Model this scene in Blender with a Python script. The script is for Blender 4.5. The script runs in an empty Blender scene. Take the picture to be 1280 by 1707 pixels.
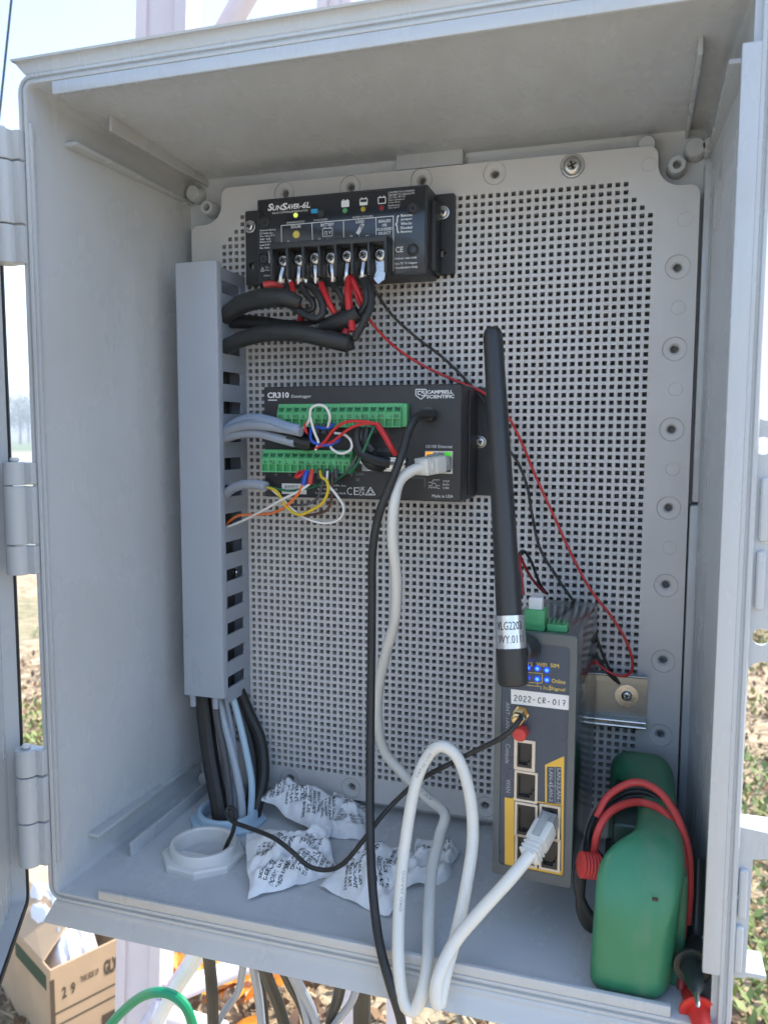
import bpy, bmesh, math, random
import numpy as np
from math import sin, cos, pi, radians
from mathutils import Vector, Matrix, noise
from mathutils.geometry import delaunay_2d_cdt
random.seed(7)
S = 0.001                      # the scene is laid out in millimetres
scene = bpy.context.scene
col = scene.collection

# ------------------------------------------------------------------ camera
FOC = 1342.20
rv = np.array([9.49295973e-02, 3.04547226e-01, 1.76647615e-02])
CP = np.array([-2.48494523, -540.043208, -135.668693])
_t = np.linalg.norm(rv); _k = rv/_t
_K = np.array([[0, -_k[2], _k[1]], [_k[2], 0, -_k[0]], [-_k[1], _k[0], 0]])
RC = (np.eye(3)+np.sin(_t)*_K+(1-np.cos(_t))*_K@_K) @ np.array([[1, 0, 0], [0, 0, -1], [0, 1, 0]], float)
cam_d = bpy.data.cameras.new('camera'); cam = bpy.data.objects.new('camera', cam_d); col.objects.link(cam)
cam_d.sensor_fit = 'VERTICAL'; cam_d.sensor_height = 36; cam_d.sensor_width = 27
cam_d.lens = FOC/1707*36
cam_d.clip_start = 0.02; cam_d.clip_end = 3000
m = Matrix.Identity(4)
for i in range(3):
    m[i][0] = RC[0][i]; m[i][1] = -RC[1][i]; m[i][2] = -RC[2][i]; m[i][3] = CP[i]*S
cam.matrix_world = m
cam_d.dof.use_dof = True; cam_d.dof.focus_distance = 0.535; cam_d.dof.aperture_fstop = 15
scene.camera = cam

# ------------------------------------------------------------------ world, sun, exposure
SUN_EL, SUN_AZ = radians(50), radians(48)        # azimuth from +Y towards +X: behind the box, to its right
w = bpy.data.worlds.new('World'); scene.world = w; w.use_nodes = True
nt = w.node_tree; nt.nodes.clear()
sky = nt.nodes.new('ShaderNodeTexSky'); sky.sky_type = 'NISHITA'; sky.sun_disc = False
sky.sun_elevation = SUN_EL; sky.sun_rotation = SUN_AZ
sky.air_density = 1.0; sky.dust_density = 1.0; sky.ozone_density = 1.0
bgn = nt.nodes.new('ShaderNodeBackground'); bgn.inputs['Strength'].default_value = 0.15
out = nt.nodes.new('ShaderNodeOutputWorld')
nt.links.new(sky.outputs[0], bgn.inputs[0]); nt.links.new(bgn.outputs[0], out.inputs[0])
sun_d = bpy.data.lights.new('sun', 'SUN'); sun_d.energy = 2.0; sun_d.angle = radians(0.5); sun_d.color = (1, .94, .85)
sun = bpy.data.objects.new('sun', sun_d); col.objects.link(sun)
sd = Vector((sin(SUN_AZ)*cos(SUN_EL), cos(SUN_AZ)*cos(SUN_EL), sin(SUN_EL)))
sun.rotation_euler = sd.to_track_quat('Z', 'Y').to_euler()
scene.view_settings.view_transform = 'Standard'; scene.view_settings.look = 'None'
scene.view_settings.gamma = 1; scene.view_settings.use_curve_mapping = False
scene.view_settings.exposure = 1.85

# ------------------------------------------------------------------ helpers
def at(px, py, **k):
    (ax, v), = k.items(); i = 'XYZ'.index(ax)
    d = RC.T @ np.array([(px-640)/FOC, (py-853.5)/FOC, 1.0]); t = (v-CP[i])/d[i]
    return Vector(CP+t*d)

def mat(name, c, rough=.5, metal=0, var=0.0, vscale=40, bump=0.0, bscale=200, spec=None, coat=0, c2=None, em=None, es=0, trans=0, dirt=0.0, sss=0, smudge=0.0):
    M = bpy.data.materials.new(name); M.use_nodes = True
    n = M.node_tree; b = n.nodes['Principled BSDF']
    b.inputs['Base Color'].default_value = (*c, 1); b.inputs['Roughness'].default_value = rough
    b.inputs['Metallic'].default_value = metal
    if spec is not None: b.inputs['Specular IOR Level'].default_value = spec
    if coat: b.inputs['Coat Weight'].default_value = coat; b.inputs['Coat Roughness'].default_value = .12
    if em: b.inputs['Emission Color'].default_value = (*em, 1); b.inputs['Emission Strength'].default_value = es
    if trans: b.inputs['Transmission Weight'].default_value = trans
    if sss: b.inputs['Subsurface Weight'].default_value = sss; b.inputs['Subsurface Scale'].default_value = .003
    tc = n.nodes.new('ShaderNodeTexCoord')
    src = None
    if var or c2:
        t = n.nodes.new('ShaderNodeTexNoise'); t.inputs['Scale'].default_value = vscale; t.inputs['Detail'].default_value = 6
        n.links.new(tc.outputs['Object'], t.inputs['Vector'])
        r = n.nodes.new('ShaderNodeValToRGB'); r.color_ramp.elements[0].position = .35; r.color_ramp.elements[1].position = .65
        d = c2 if c2 else tuple(x*(1-var) for x in c)
        r.color_ramp.elements[0].color = (*d, 1); r.color_ramp.elements[1].color = (*c, 1)
        n.links.new(t.outputs['Fac'], r.inputs['Fac']); src = r.outputs['Color']
        mr = n.nodes.new('ShaderNodeMapRange'); mr.inputs['To Min'].default_value = max(rough-.1, .02); mr.inputs['To Max'].default_value = min(rough+.1, 1)
        n.links.new(t.outputs['Fac'], mr.inputs['Value']); n.links.new(mr.outputs[0], b.inputs['Roughness'])
    if dirt:
        t2 = n.nodes.new('ShaderNodeTexNoise'); t2.inputs['Scale'].default_value = 900; t2.inputs['Detail'].default_value = 3
        n.links.new(tc.outputs['Object'], t2.inputs['Vector'])
        r2 = n.nodes.new('ShaderNodeValToRGB'); r2.color_ramp.elements[0].position = .68; r2.color_ramp.elements[1].position = .76
        r2.color_ramp.elements[0].color = (0, 0, 0, 1); r2.color_ramp.elements[1].color = (dirt, dirt, dirt, 1)
        n.links.new(t2.outputs['Fac'], r2.inputs['Fac'])
        mx = n.nodes.new('ShaderNodeMixRGB'); mx.inputs['Color2'].default_value = (.12, .1, .08, 1)
        if src: n.links.new(src, mx.inputs['Color1'])
        else: mx.inputs['Color1'].default_value = (*c, 1)
        n.links.new(r2.outputs['Color'], mx.inputs['Fac']); src = mx.outputs['Color']
    if smudge:
        # dusty runs and wiped patches
        mp = n.nodes.new('ShaderNodeMapping'); mp.inputs['Scale'].default_value = (55, 30, 7); n.links.new(tc.outputs['Object'], mp.inputs['Vector'])
        t4 = n.nodes.new('ShaderNodeTexNoise'); t4.inputs['Scale'].default_value = 1; t4.inputs['Detail'].default_value = 7; t4.inputs['Roughness'].default_value = .62; n.links.new(mp.outputs[0], t4.inputs['Vector'])
        t5 = n.nodes.new('ShaderNodeTexNoise'); t5.inputs['Scale'].default_value = 11; t5.inputs['Detail'].default_value = 4; t5.inputs['Distortion'].default_value = 1.2; n.links.new(tc.outputs['Object'], t5.inputs['Vector'])
        ml = n.nodes.new('ShaderNodeMath'); ml.operation = 'MULTIPLY'; n.links.new(t4.outputs['Fac'], ml.inputs[0]); n.links.new(t5.outputs['Fac'], ml.inputs[1])
        r4 = n.nodes.new('ShaderNodeValToRGB'); r4.color_ramp.elements[0].position = .22; r4.color_ramp.elements[1].position = .42
        r4.color_ramp.elements[0].color = (0, 0, 0, 1); r4.color_ramp.elements[1].color = (smudge, smudge, smudge, 1); n.links.new(ml.outputs[0], r4.inputs['Fac'])
        m4 = n.nodes.new('ShaderNodeMixRGB'); m4.inputs['Color2'].default_value = (.34, .30, .25, 1)
        if src: n.links.new(src, m4.inputs['Color1'])
        else: m4.inputs['Color1'].default_value = (*c, 1)
        n.links.new(r4.outputs['Color'], m4.inputs['Fac']); src = m4.outputs['Color']
        m5 = n.nodes.new('ShaderNodeMapRange'); m5.inputs['From Min'].default_value = .15; m5.inputs['From Max'].default_value = .42; m5.inputs['To Min'].default_value = max(rough-.12, .05); m5.inputs['To Max'].default_value = rough+.25
        n.links.new(ml.outputs[0], m5.inputs['Value']); n.links.new(m5.outputs[0], b.inputs['Roughness'])
    if src: n.links.new(src, b.inputs['Base Color'])
    if bump:
        t = n.nodes.new('ShaderNodeTexNoise'); t.inputs['Scale'].default_value = bscale; t.inputs['Detail'].default_value = 5
        n.links.new(tc.outputs['Object'], t.inputs['Vector'])
        bp = n.nodes.new('ShaderNodeBump'); bp.inputs['Strength'].default_value = bump; bp.inputs['Distance'].default_value = .0005
        n.links.new(t.outputs['Fac'], bp.inputs['Height']); n.links.new(bp.outputs[0], b.inputs['Normal'])
    return M

class MB:
    def __init__(s): s.v = []; s.f = []
    def add(s, vs, fs):
        o = len(s.v); s.v += [tuple(x) for x in vs]; s.f += [tuple(i+o for i in f) for f in fs]; return s
    def box(s, a, b, bev=0, seg=2, M=None):
        a, b = Vector(a), Vector(b)
        bm = bmesh.new(); bmesh.ops.create_cube(bm, size=1)
        c = (a+b)/2; d = b-a
        for v in bm.verts: v.co = Vector((v.co.x*d.x+c.x, v.co.y*d.y+c.y, v.co.z*d.z+c.z))
        if bev: bmesh.ops.bevel(bm, geom=bm.edges[:], offset=min(bev, .49*min(abs(x) for x in d)), segments=seg, affect='EDGES', profile=.6)
        bm.verts.index_update()
        vs = [M @ v.co if M else v.co.copy() for v in bm.verts]
        s.add(vs, [[v.index for v in f.verts] for f in bm.faces]); bm.free(); return s
    def tube(s, pts, r, n=10, sm=4, caps=True, flat=1.0):
        P = [Vector(p) for p in pts]
        if sm > 1 and len(P) > 2:
            Q = [P[0]*2-P[1]]+P+[P[-1]*2-P[-2]]; O = []
            rr = [r]*len(P) if not isinstance(r, (list, tuple)) else list(r); RR = []
            for i in range(1, len(Q)-2):
                p0, p1, p2, p3 = Q[i-1:i+3]
                L = (p2-p1).length
                k = max(2, min(16, int(L/4*sm/4)+2))
                for j in range(k):
                    t = j/k
                    O.append(.5*((2*p1)+(p2-p0)*t+(2*p0-5*p1+4*p2-p3)*t*t+(3*p1-3*p2+p3-p0)*t**3)); RR.append(rr[i-1]*(1-t)+rr[i]*t)
            O.append(P[-1]); RR.append(rr[-1]); P = O
        else: RR = [r]*len(P) if not isinstance(r, (list, tuple)) else list(r)
        T = [(P[min(i+1, len(P)-1)]-P[max(i-1, 0)]).normalized() for i in range(len(P))]
        u = T[0].orthogonal().normalized()
        vs = []
        for i, p in enumerate(P):
            u = (u-T[i]*u.dot(T[i]))
            u = u.normalized() if u.length > 1e-6 else T[i].orthogonal().normalized()
            v = T[i].cross(u)
            for j in range(n):
                a = 2*pi*j/n; vs.append(p+(u*cos(a)+v*sin(a)*flat)*RR[i])
        fs = [(i*n+j, i*n+(j+1) % n, (i+1)*n+(j+1) % n, (i+1)*n+j) for i in range(len(P)-1) for j in range(n)]
        if caps: fs += [tuple(range(n-1, -1, -1)), tuple((len(P)-1)*n+j for j in range(n))]
        return s.add(vs, fs)
    def lathe(s, o, ax, prof, n=24, a0=0, close=False):
        """prof: (radius, distance along axis)"""
        o = Vector(o); ax = Vector(ax).normalized(); u = ax.orthogonal().normalized(); v = ax.cross(u); vs = []
        for r, h in prof:
            for j in range(n):
                a = 2*pi*j/n+a0; vs.append(o+ax*h+(u*cos(a)+v*sin(a))*max(r, 1e-4))
        k = len(prof)
        fs = [(i*n+j, i*n+(j+1) % n, (i+1)*n+(j+1) % n, (i+1)*n+j) for i in range(k-1) for j in range(n)]
        return s.add(vs, fs)
    def cyl(s, a, b, r, n=20, r2=None, bev=.15):
        a = Vector(a); b = Vector(b); L = (b-a).length; r2 = r if r2 is None else r2
        e = min(bev*r, L*.3)
        return s.lathe(a, b-a, [(0, 0), (r-e, 0), (r, e), (r2, L-e), (r2-e, L), (0, L)], n)
    def plate(s, outline, holes, th, F):
        """outline and holes: 2D loops; F(u, v, d) -> point, d = depth behind the face; real holes with walls"""
        V = []; E = []; loops = [outline]+list(holes)
        for L in loops:
            o = len(V); V += [Vector(p) for p in L]; E += [(o+i, o+(i+1) % len(L)) for i in range(len(L))]
        r = delaunay_2d_cdt(V, E, [], 0, 1e-5)
        rv, rf = r[0], r[2]
        def inside(L, x, y):
            c = False; j = len(L)-1
            for i in range(len(L)):
                xi, yi = L[i]; xj, yj = L[j]
                if (yi > y) != (yj > y) and x < (xj-xi)*(y-yi)/(yj-yi)+xi: c = not c
                j = i
            return c
        keep = []
        for f in rf:
            cx = sum(rv[i].x for i in f)/len(f); cy = sum(rv[i].y for i in f)/len(f)
            if inside(outline, cx, cy) and not any(inside(h, cx, cy) for h in holes): keep.append(tuple(f))
        n = len(rv)
        vs = [F(p.x, p.y, 0) for p in rv]+[F(p.x, p.y, th) for p in rv]
        fs = keep+[tuple(i+n for i in reversed(f)) for f in keep]
        s.add(vs, fs)
        for L in loops:
            k = len(L)
            s.add([F(x, y, 0) for x, y in L]+[F(x, y, th) for x, y in L], [(i, (i+1) % k, k+(i+1) % k, k+i) for i in range(k)])
        return s
    def prism(s, poly, F, h):
        """poly in 2D, F(u, v, d)"""
        k = len(poly)
        s.add([F(x, y, 0) for x, y in poly]+[F(x, y, h) for x, y in poly],
              [tuple(range(k)), tuple(range(2*k-1, k-1, -1))]+[(i, k+i, k+(i+1) % k, (i+1) % k) for i in range(k)]); return s
    def xf(s, M):
        s.v = [tuple(M @ Vector(v)) for v in s.v]; return s
    def build(s, name, m_, parent=None, smooth=35, tri=False, loc=None):
        me = bpy.data.meshes.new(name)
        off = Vector(loc) if loc is not None else Vector((0, 0, 0))
        if parent is not None and loc is None:
            off = WORG.get(parent.name, off)
        vv = np.array(s.v, float)-np.array(off)
        me.from_pydata((vv*S).tolist(), [], s.f)
        bm = bmesh.new(); bm.from_mesh(me); bmesh.ops.remove_doubles(bm, verts=bm.verts[:], dist=1e-7)
        bmesh.ops.recalc_face_normals(bm, faces=bm.faces[:]); bm.to_mesh(me); bm.free()
        if smooth:
            me.polygons.foreach_set('use_smooth', [True]*len(me.polygons)); me.set_sharp_from_angle(angle=radians(smooth))
        me.materials.append(m_)
        o = bpy.data.objects.new(name, me); col.objects.link(o)
        if parent is not None:
            o.parent = parent; WORG[o.name] = off
        else:
            o.location = off*S; WORG[o.name] = off
        return o
WORG = {}
def tag(o, label=None, cat=None, group=None, kind=None):
    if label: o['label'] = label
    if cat: o['category'] = cat
    if group: o['group'] = group
    if kind: o['kind'] = kind
    return o
def thing(name, loc, label, cat, group=None):
    o = bpy.data.objects.new(name, None); col.objects.link(o); o.empty_display_size = .01
    o.location = Vector(loc)*S; WORG[o.name] = Vector(loc)
    return tag(o, label, cat, group)
def inst(o, loc, parent=None, name=None):
    """copy of a mesh object sharing its mesh; loc = its mm origin relative to the parent"""
    c = o.copy(); col.objects.link(c); c.parent = parent; c.location = Vector(loc)*S
    if name: c.name = name
    return c
_tc = {}
def textgeo(txt, bold=0.0):
    k = (txt, bold)
    if k in _tc: return _tc[k]
    cu = bpy.data.curves.new('t', 'FONT'); cu.body = txt; cu.size = 1; cu.offset = bold; cu.resolution_u = 2
    ob = bpy.data.objects.new('t', cu); me = ob.to_mesh()
    v = np.array([(p.co.x, p.co.y) for p in me.vertices]) if len(me.vertices) else np.zeros((0, 2))
    f = [tuple(p.vertices) for p in me.polygons]; ob.to_mesh_clear(); bpy.data.objects.remove(ob); bpy.data.curves.remove(cu)
    if len(v): v = v-v.min(0); w_, h_ = v.max(0)
    else: w_ = h_ = 1
    _tc[k] = (v, f, w_, h_); return _tc[k]
def text(mb, txt, F, x0, y0, x1, h, bold=.0, shear=0):
    """text fitted between x0 and x1 with height h on plane F(u, v, d)"""
    v, f, w_, h_ = textgeo(txt, bold)
    if not len(v): return
    mb.add([F(x0+(x/w_)*(x1-x0)+shear*(y/h_)*h, y0+y/h_*h, -.06) for x, y in v], f)
def front(Y):                                     # plane facing the opening, d goes into the box
    return lambda u, v, d: (u, Y+d, v)
def ptext(mb, txt, p0, p1, hpx, Y, bold=0, shear=0):
    """text between two picture points on the plane at depth Y (baseline ends)"""
    a = at(*p0, Y=Y); b = at(*p1, Y=Y); c = at(p0[0], p0[1]-hpx, Y=Y)
    z0 = a.z; sl = (b.z-a.z)*0
    text(mb, txt, front(Y), a.x, (a.z+b.z)/2, b.x, abs(c.z-a.z), bold, shear)
def circ(x, y, r, n=24, a0=0): return [(x+r*cos(2*pi*i/n+a0), y+r*sin(2*pi*i/n+a0)) for i in range(n)]
def rrect(x0, y0, x1, y1, r, n=5):
    o = []
    for cx, cy, a in ((x1-r, y1-r, 0), (x0+r, y1-r, pi/2), (x0+r, y0+r, pi), (x1-r, y0+r, 1.5*pi)):
        for i in range(n+1): b = a+pi/2*i/n; o.append((cx+r*cos(b), cy+r*sin(b)))
    return o
def W(*pts): return [at(p[0], p[1], Y=p[2]) for p in pts]
def cable(name, pts, r, m_, label, cat='cable', group=None, n=10, sm=4, flat=1.0):
    return tag(MB().tube(pts, r, n=n, sm=sm, flat=flat).build(name, m_), label, cat, group)

# ------------------------------------------------------------------ materials
GREY = mat('grey_polycarbonate', (.47, .497, .512), .24, var=.03, vscale=9, bump=.05, bscale=900, dirt=.2, smudge=.17)
PANEL = mat('panel_plastic', (.58, .58, .575), .42, var=.05, vscale=16, bump=.05, bscale=900, dirt=.12, smudge=.12)
DUCT = mat('duct_pvc', (.33, .375, .435), .38, var=.05, vscale=20, bump=.04, bscale=600, dirt=.2, smudge=.25)
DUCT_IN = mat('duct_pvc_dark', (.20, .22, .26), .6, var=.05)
BLACK = mat('black_powder_coat', (.022, .023, .026), .42, var=.2, vscale=60, bump=.25, bscale=2500)
BLACKG = mat('black_gloss_label', (.014, .016, .02), .14, spec=.6)
BLACKP = mat('black_plastic', (.022, .023, .024), .38, bump=.05, bscale=800)
RUBBER = mat('black_cable_jacket', (.022, .024, .024), .5, var=.3, vscale=90, bump=.15, bscale=700)
WHITEC = mat('white_cable_jacket', (.68, .68, .63), .38, var=.05, vscale=60, bump=.05)
GREYC = mat('grey_cable_jacket', (.30, .34, .40), .45, var=.06, vscale=60)
RED = mat('red_wire', (.50, .018, .02), .38); REDD = mat('dark_red_wire', (.30, .012, .016), .4)
REDP = mat('red_plastic', (.55, .05, .045), .45, var=.1)
WHITEW = mat('white_wire', (.7, .69, .66), .4); BLUEW = mat('blue_wire', (.02, .08, .45), .4)
YELW = mat('yellow_wire', (.62, .44, .02), .4); ORW = mat('orange_wire', (.68, .17, .03), .4)
BRW = mat('brown_wire', (.075, .03, .022), .45); GRW = mat('green_wire', (.01, .13, .06), .4); GRYW = mat('grey_wire', (.07, .075, .08), .45)
TGREEN = mat('terminal_green', (.09, .40, .16), .42, var=.06, bump=.03)
DKSHADE_SEAM = mat('painted_shade_and_seam', (.008, .009, .01), .8)  # near-black: painted shade of screw crosses and wire entries, also the case seam
STEEL = mat('zinc_steel', (.62, .62, .60), .28, metal=1, var=.15, vscale=120, bump=.1, bscale=500)
CHROME = mat('nickel', (.58, .57, .55), .24, metal=1, bump=.35, bscale=900)
GOLD = mat('gold_plating', (.72, .56, .30), .25, metal=1)
SPOST = mat('jack_shield', (.60, .58, .54), .4, metal=.7, var=.1)
PRINT = mat('white_print', (.72, .73, .72), .5); PRINTG = mat('grey_print', (.20, .21, .22), .6)
PRINTK = mat('black_print', (.015, .015, .02), .5); PRINTY = mat('yellow_print', (.80, .62, .12), .5); RAILM = mat('dull_zinc', (.36, .37, .36), .34, metal=.8, var=.15, vscale=60)
ROUT = mat('router_paint', (.10, .118, .122), .38, var=.06, bump=.05)
ROUTF = mat('router_membrane', (.047, .068, .10), .3, var=.05, dirt=.2)
ROUTM = mat('router_glossy_metal', (.20, .22, .23), .16, metal=1, bump=.04, bscale=60)
YELLOW = mat('membrane_yellow', (.70, .42, .06), .4)
GMETER = mat('green_rubber_holster', (.035, .205, .10), .44, var=.12, vscale=30, bump=.15, bscale=400, dirt=.5, smudge=.3)
GMDARK = mat('dark_green_face', (.01, .035, .028), .35)
CREAM = mat('white_nylon', (.68, .68, .66), .4, var=.04, bump=.03)
CREAMB = mat('pale_blue_nylon', (.42, .58, .70), .4, var=.04)
BAG = mat('desiccant_paper', (.82, .84, .85), .65, var=.05, bump=.25, bscale=500)
TAPE = mat('white_label_tape', (.74, .74, .73), .45)
SILVER = mat('silver_label', (.66, .67, .68), .28, metal=.85, var=.08)
PINK = mat('white_painted_steel', (.66, .60, .63), .5, var=.12, vscale=8, bump=.1, bscale=90, dirt=.3)
CARD = mat('corrugated_cardboard', (.50, .34, .20), .8, var=.12, vscale=12, bump=.2, bscale=120)
CARDI = mat('cardboard_inside', (.66, .50, .33), .8, var=.1, vscale=12)
CARDP = mat('carton_print', (.09, .06, .035), .8); CARDG = mat('carton_green_tape', (.03, .06, .03), .6)
PLASTB = mat('white_plastic_bag', (.75, .74, .74), .4, bump=.3, bscale=60)
GREENC = mat('green_cable_jacket', (.0, .23, .10), .4)
GASKET = mat('black_gasket', (.01, .012, .012), .6)
SHRINK = mat('heat_shrink', (.012, .013, .014), .55, bump=.2, bscale=500)
def led(name, c, s): return mat(name, c, .3, em=c, es=s)
LEDB = led('lit_blue_led', (.004, .035, .9), .55)
LEDBW = led('lit_blue_led_core', (.04, .16, 1.0), .9)
LEDY = led('lit_amber_led', (.9, .35, .02), .25); LEDG = led('lit_green_led', (.08, .6, .05), .12)
LEDYG = led('lit_lime_led', (.6, .7, .12), .25)
# ================================================================== ENCLOSURE
FR = (-335.0, -416.0, 42.0, 58.0)                 # inner rectangle at the opening: x0, z0, x1, z1
BR = (-329.0, -413.0, 34.0, 53.0)                 # inner rectangle at the back
YO, YB = -150.0, 12.0
enc = thing('enclosure', (-146, 15, -420), 'open light grey plastic equipment enclosure bolted in front of the white mast', 'enclosure')
def loop(rc, off, Y, rad):
    return [(x, Y, z) for x, z in rrect(rc[0]-off, rc[1]-off, rc[2]+off, rc[3]+off, max(rad, .4), 6)]
LP = [loop(BR, -3, YB, 5), loop(BR, -.8, YB-1, 6), loop(BR, 0, YB-4, 6),
      loop(FR, 0, YO, 3), loop(FR, .5, YO-1.1, 3.5), loop(FR, 1.8, YO-1.4, 4.5), loop(FR, 2.4, YO-.2, 5.5), loop(FR, 3.4, YO, 6.5),
      loop(FR, 3.8, YO-1.4, 7.5), loop(FR, 5.2, YO-1.6, 9), loop(FR, 6.0, YO-.8, 11), loop(FR, 6.2, YO+9, 11), loop(FR, 3.5, YO+12, 9),
      loop(BR, 3.5, YB, 8), loop(BR, 2, YB+3.5, 7)]
mb = MB(); n = len(LP[0])
for i in range(len(LP)-1):
    mb.add(LP[i]+LP[i+1], [(j, (j+1) % n, n+(j+1) % n, n+j) for j in range(n)])
mb.add(LP[0], [tuple(range(n))]); mb.add(LP[-1], [tuple(range(n))])
mb.build('shell', GREY, enc, smooth=50)
# drip lips above and below the opening
def lip(sgn, z0, name, tipz, xa, xb):
    mb = MB()
    pr = [(YO+6, z0), (YO-.6, z0), (YO-1.8, z0+sgn*1.2), (YO-2.2, z0+sgn*2.6), (YO-2.6, z0+sgn*4.6), (YO-4.0, z0+sgn*7), (YO-6.4, tipz-sgn*.6), (YO-6.9, tipz+sgn*.5),
          (YO-5.6, tipz+sgn*1.1), (YO-3, tipz-sgn*.5), (YO+2, tipz-sgn*2.4), (YO+9, z0+sgn*3)]
    k = len(pr)
    def ring(x, g): return [(x, y, z if abs(z-z0) < 2 else z) for y, z in pr]
    vs = ring(xa+5.5, 0)+ring(xb-5.5, 0)
    for i, (y, z) in enumerate(pr):
        t = min(1, abs(z-z0)/abs(tipz-z0)); vs[i] = (xa+5.5*(1-t), y, z); vs[k+i] = (xb-5.5*(1-t), y, z)
    mb.add(vs, [tuple(range(k)), tuple(range(2*k-1, k-1, -1))]+[(i, (i+1) % k, k+(i+1) % k, k+i) for i in range(k)])
    mb.build(name, GREY, enc, smooth=50)
lip(1, 63.0, 'drip_lip', 69.5, -340.5, 52)
lip(-1, -421.2, 'drip_lip', -433.5, -341, 52)
# sealing lips just inside the opening
def slip(a, b): MB().box(a, b, .8, 2).build('sealing_lip', GREY, enc)
slip((-318, YO-1.0, 51.2), (18, YO+2.0, 58.2)); slip((-305, YO-1.0, -416.2), (21, YO+2.0, -410.6))
slip((34.2, YO-1.3, -390), (42.2, YO+1.7, 30.5)); slip((-335.3, YO-.6, -398), (-332.8, YO+1.9, 38))
# stiffening ribs in the corners
for x in (-314.5, 20.0):
    MB().box((x-1.3, -104, 47.5), (x+1.3, 13, 60), .9).build('rib', GREY, enc)
    MB().box((x-1.3, -104, -420), (x+1.3, 13, -405), .9).build('rib', GREY, enc)
for z in (35.5, -394.0):
    MB().box((-337, -122, z-1.3), (-325.5, 13, z+1.3), .9).build('rib', GREY, enc)
    MB().box((31.5, -122, z-1.3), (44, 13, z+1.3), .9).build('rib', GREY, enc)
# bosses
def boss(x, z, r, hole):
    mb = MB()
    if hole: mb.lathe((x, 13, z), (0, -1, 0), [(r*1.15, 0), (r, 11), (r-.5, 12), (r*.5, 12), (r*.45, 11.3), (r*.45, 4), (0, 4)], 24)
    else: mb.lathe((x, 13, z), (0, -1, 0), [(r*1.1, 0), (r, 10.5), (r-.7, 11.5), (0, 11.5)], 24)
    mb.build('boss', GREY, enc)
for x, z, r, h in ((-309.5, 29.5, 5.2, 1), (-321.5, 41, 5.6, 0), (14.5, 29.5, 5.4, 1), (24.8, 39, 6.0, 0), (-3.5, 43.5, 5.4, 0), (33.5, 39.5, 5.2, 0),
                   (-309.5, -400, 5.2, 1), (14.5, -400, 5.2, 1), (-321.5, -407, 5, 0)): boss(x, z, r, h)
MB().box((-166, 5, 43.5), (-120, 13, 54), 1).build('rib', GREY, enc)
# long pilasters on the right side wall, in two lengths
MB().box((30.5, 2, -178), (36.5, 14, 30), 2.2).build('rib', GREY, enc)
MB().box((29.5, 0, -412), (37.5, 14, -179.5), 2.2).build('rib', GREY, enc)
MB().box((38.2, -60, -412), (45, -52, 30), 1.6).build('rib', GREY, enc)
# flange outside the right rim, with its cut-outs
ol = [(47.2, 66), (47.4, -122)]
ol += [(47.6+3*(1-cos(a)), -126-3*sin(a)) for a in (0, .5, 1.0, 1.57)]
ol += [(66, -129.5), (66, -237), (53, -238), (50.2, -239.5), (48.2, -242), (48.0, -317), (63, -318.5), (65.5, -322), (65.5, -330), (54.3, -332), (53.6, -384), (53.4, -391), (44, -391.5), (44, -440), (39, -440), (39, 66)]
ol = [(x, z) for x, z in ol]
MB().plate(ol, [circ(50.2, -140.2, 3.9, 20), circ(53.3, -226.5, 3.9, 20)], 2.6, front(YO+2.2)).build('flange', GREY, enc)
# thin walls behind the flange that hold the latch, with their lit upper faces
MB().box((46, YO+4.8, -331.5), (66, YO+24, -329), .8).box((46, YO+4.8, -321), (66.5, YO+20, -318.2), 1).build('latch_bracket', GREY, enc)
MB().box((50, YO+4.8, -392), (63, YO+24, -389.4), .8).build('latch_bracket', GREY, enc)
MB().box((42.0, YO-1.2, -440), (43.6, YO+4, 66), .7).build('rib', GREY, enc)
for z0, z1, x in ((-183, -154, 51.8), (-214, -187, 51.5), (-361, -336.5, 50.6), (-388, -364.5, 49.8)):
    MB().box((x-2.0, YO-.4, z0), (x+2.0, YO+4, z1), 1.9, 3).build('raised_bar', GREY, enc)
MB().lathe((48.2, YO+2.2, -351), (0, -1, 0), [(1, 0), (.9, .8), (0, 1.1)], 10).build('pip', CREAM, enc)
# hinges on the left and the door swung towards the camera
HX, HY = -349.5, -155.5
for zs in ((34, 17, -18, -40), (-152, -166, -201, -219), (-325, -342, -371, -399)):
    for a, b in zip(zs[:-1], zs[1:]):
        mb = MB().cyl((HX, HY, b+.35), (HX, HY, a-.35), 6.6, 24, bev=.08)
        mb.box((HX, HY, b+.6), (-338, HY+7, a-.6), .8); mb.build('hinge_knuckle', GREY, enc)
    MB().cyl((HX, HY, zs[0]-.2), (HX, HY, zs[0]+2.2), 2.6, 16, bev=.3).build('hinge_pin', CREAM, enc)
DA = Vector((.515, -.857, 0)).normalized(); DN = Vector((.857, .515, 0))    # along the door, and its inner normal
D0 = Vector((-360.5, -147, 0))
def door(u, v, d): return D0+DA*u-DN*d+Vector((0, 0, v))
o_out = rrect(0, -430, 386, 70, 6); o_in = rrect(4.5, -425.5, 381.5, 65.5, 5)
dr = MB().plate(o_out, [o_in], 16, door); dr.plate(rrect(3, -427, 383, 67, 5), [], 3, lambda u, v, d: door(u, v, d+8))
dr = dr.build('door', GREY, enc)
MB().plate(rrect(1.0, -429, 385, 69, 6), [rrect(4.2, -425.8, 381.8, 65.8, 5)], 1.5, lambda u, v, d: door(u, v, d-1.3)).build('gasket', GASKET, dr)
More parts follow.
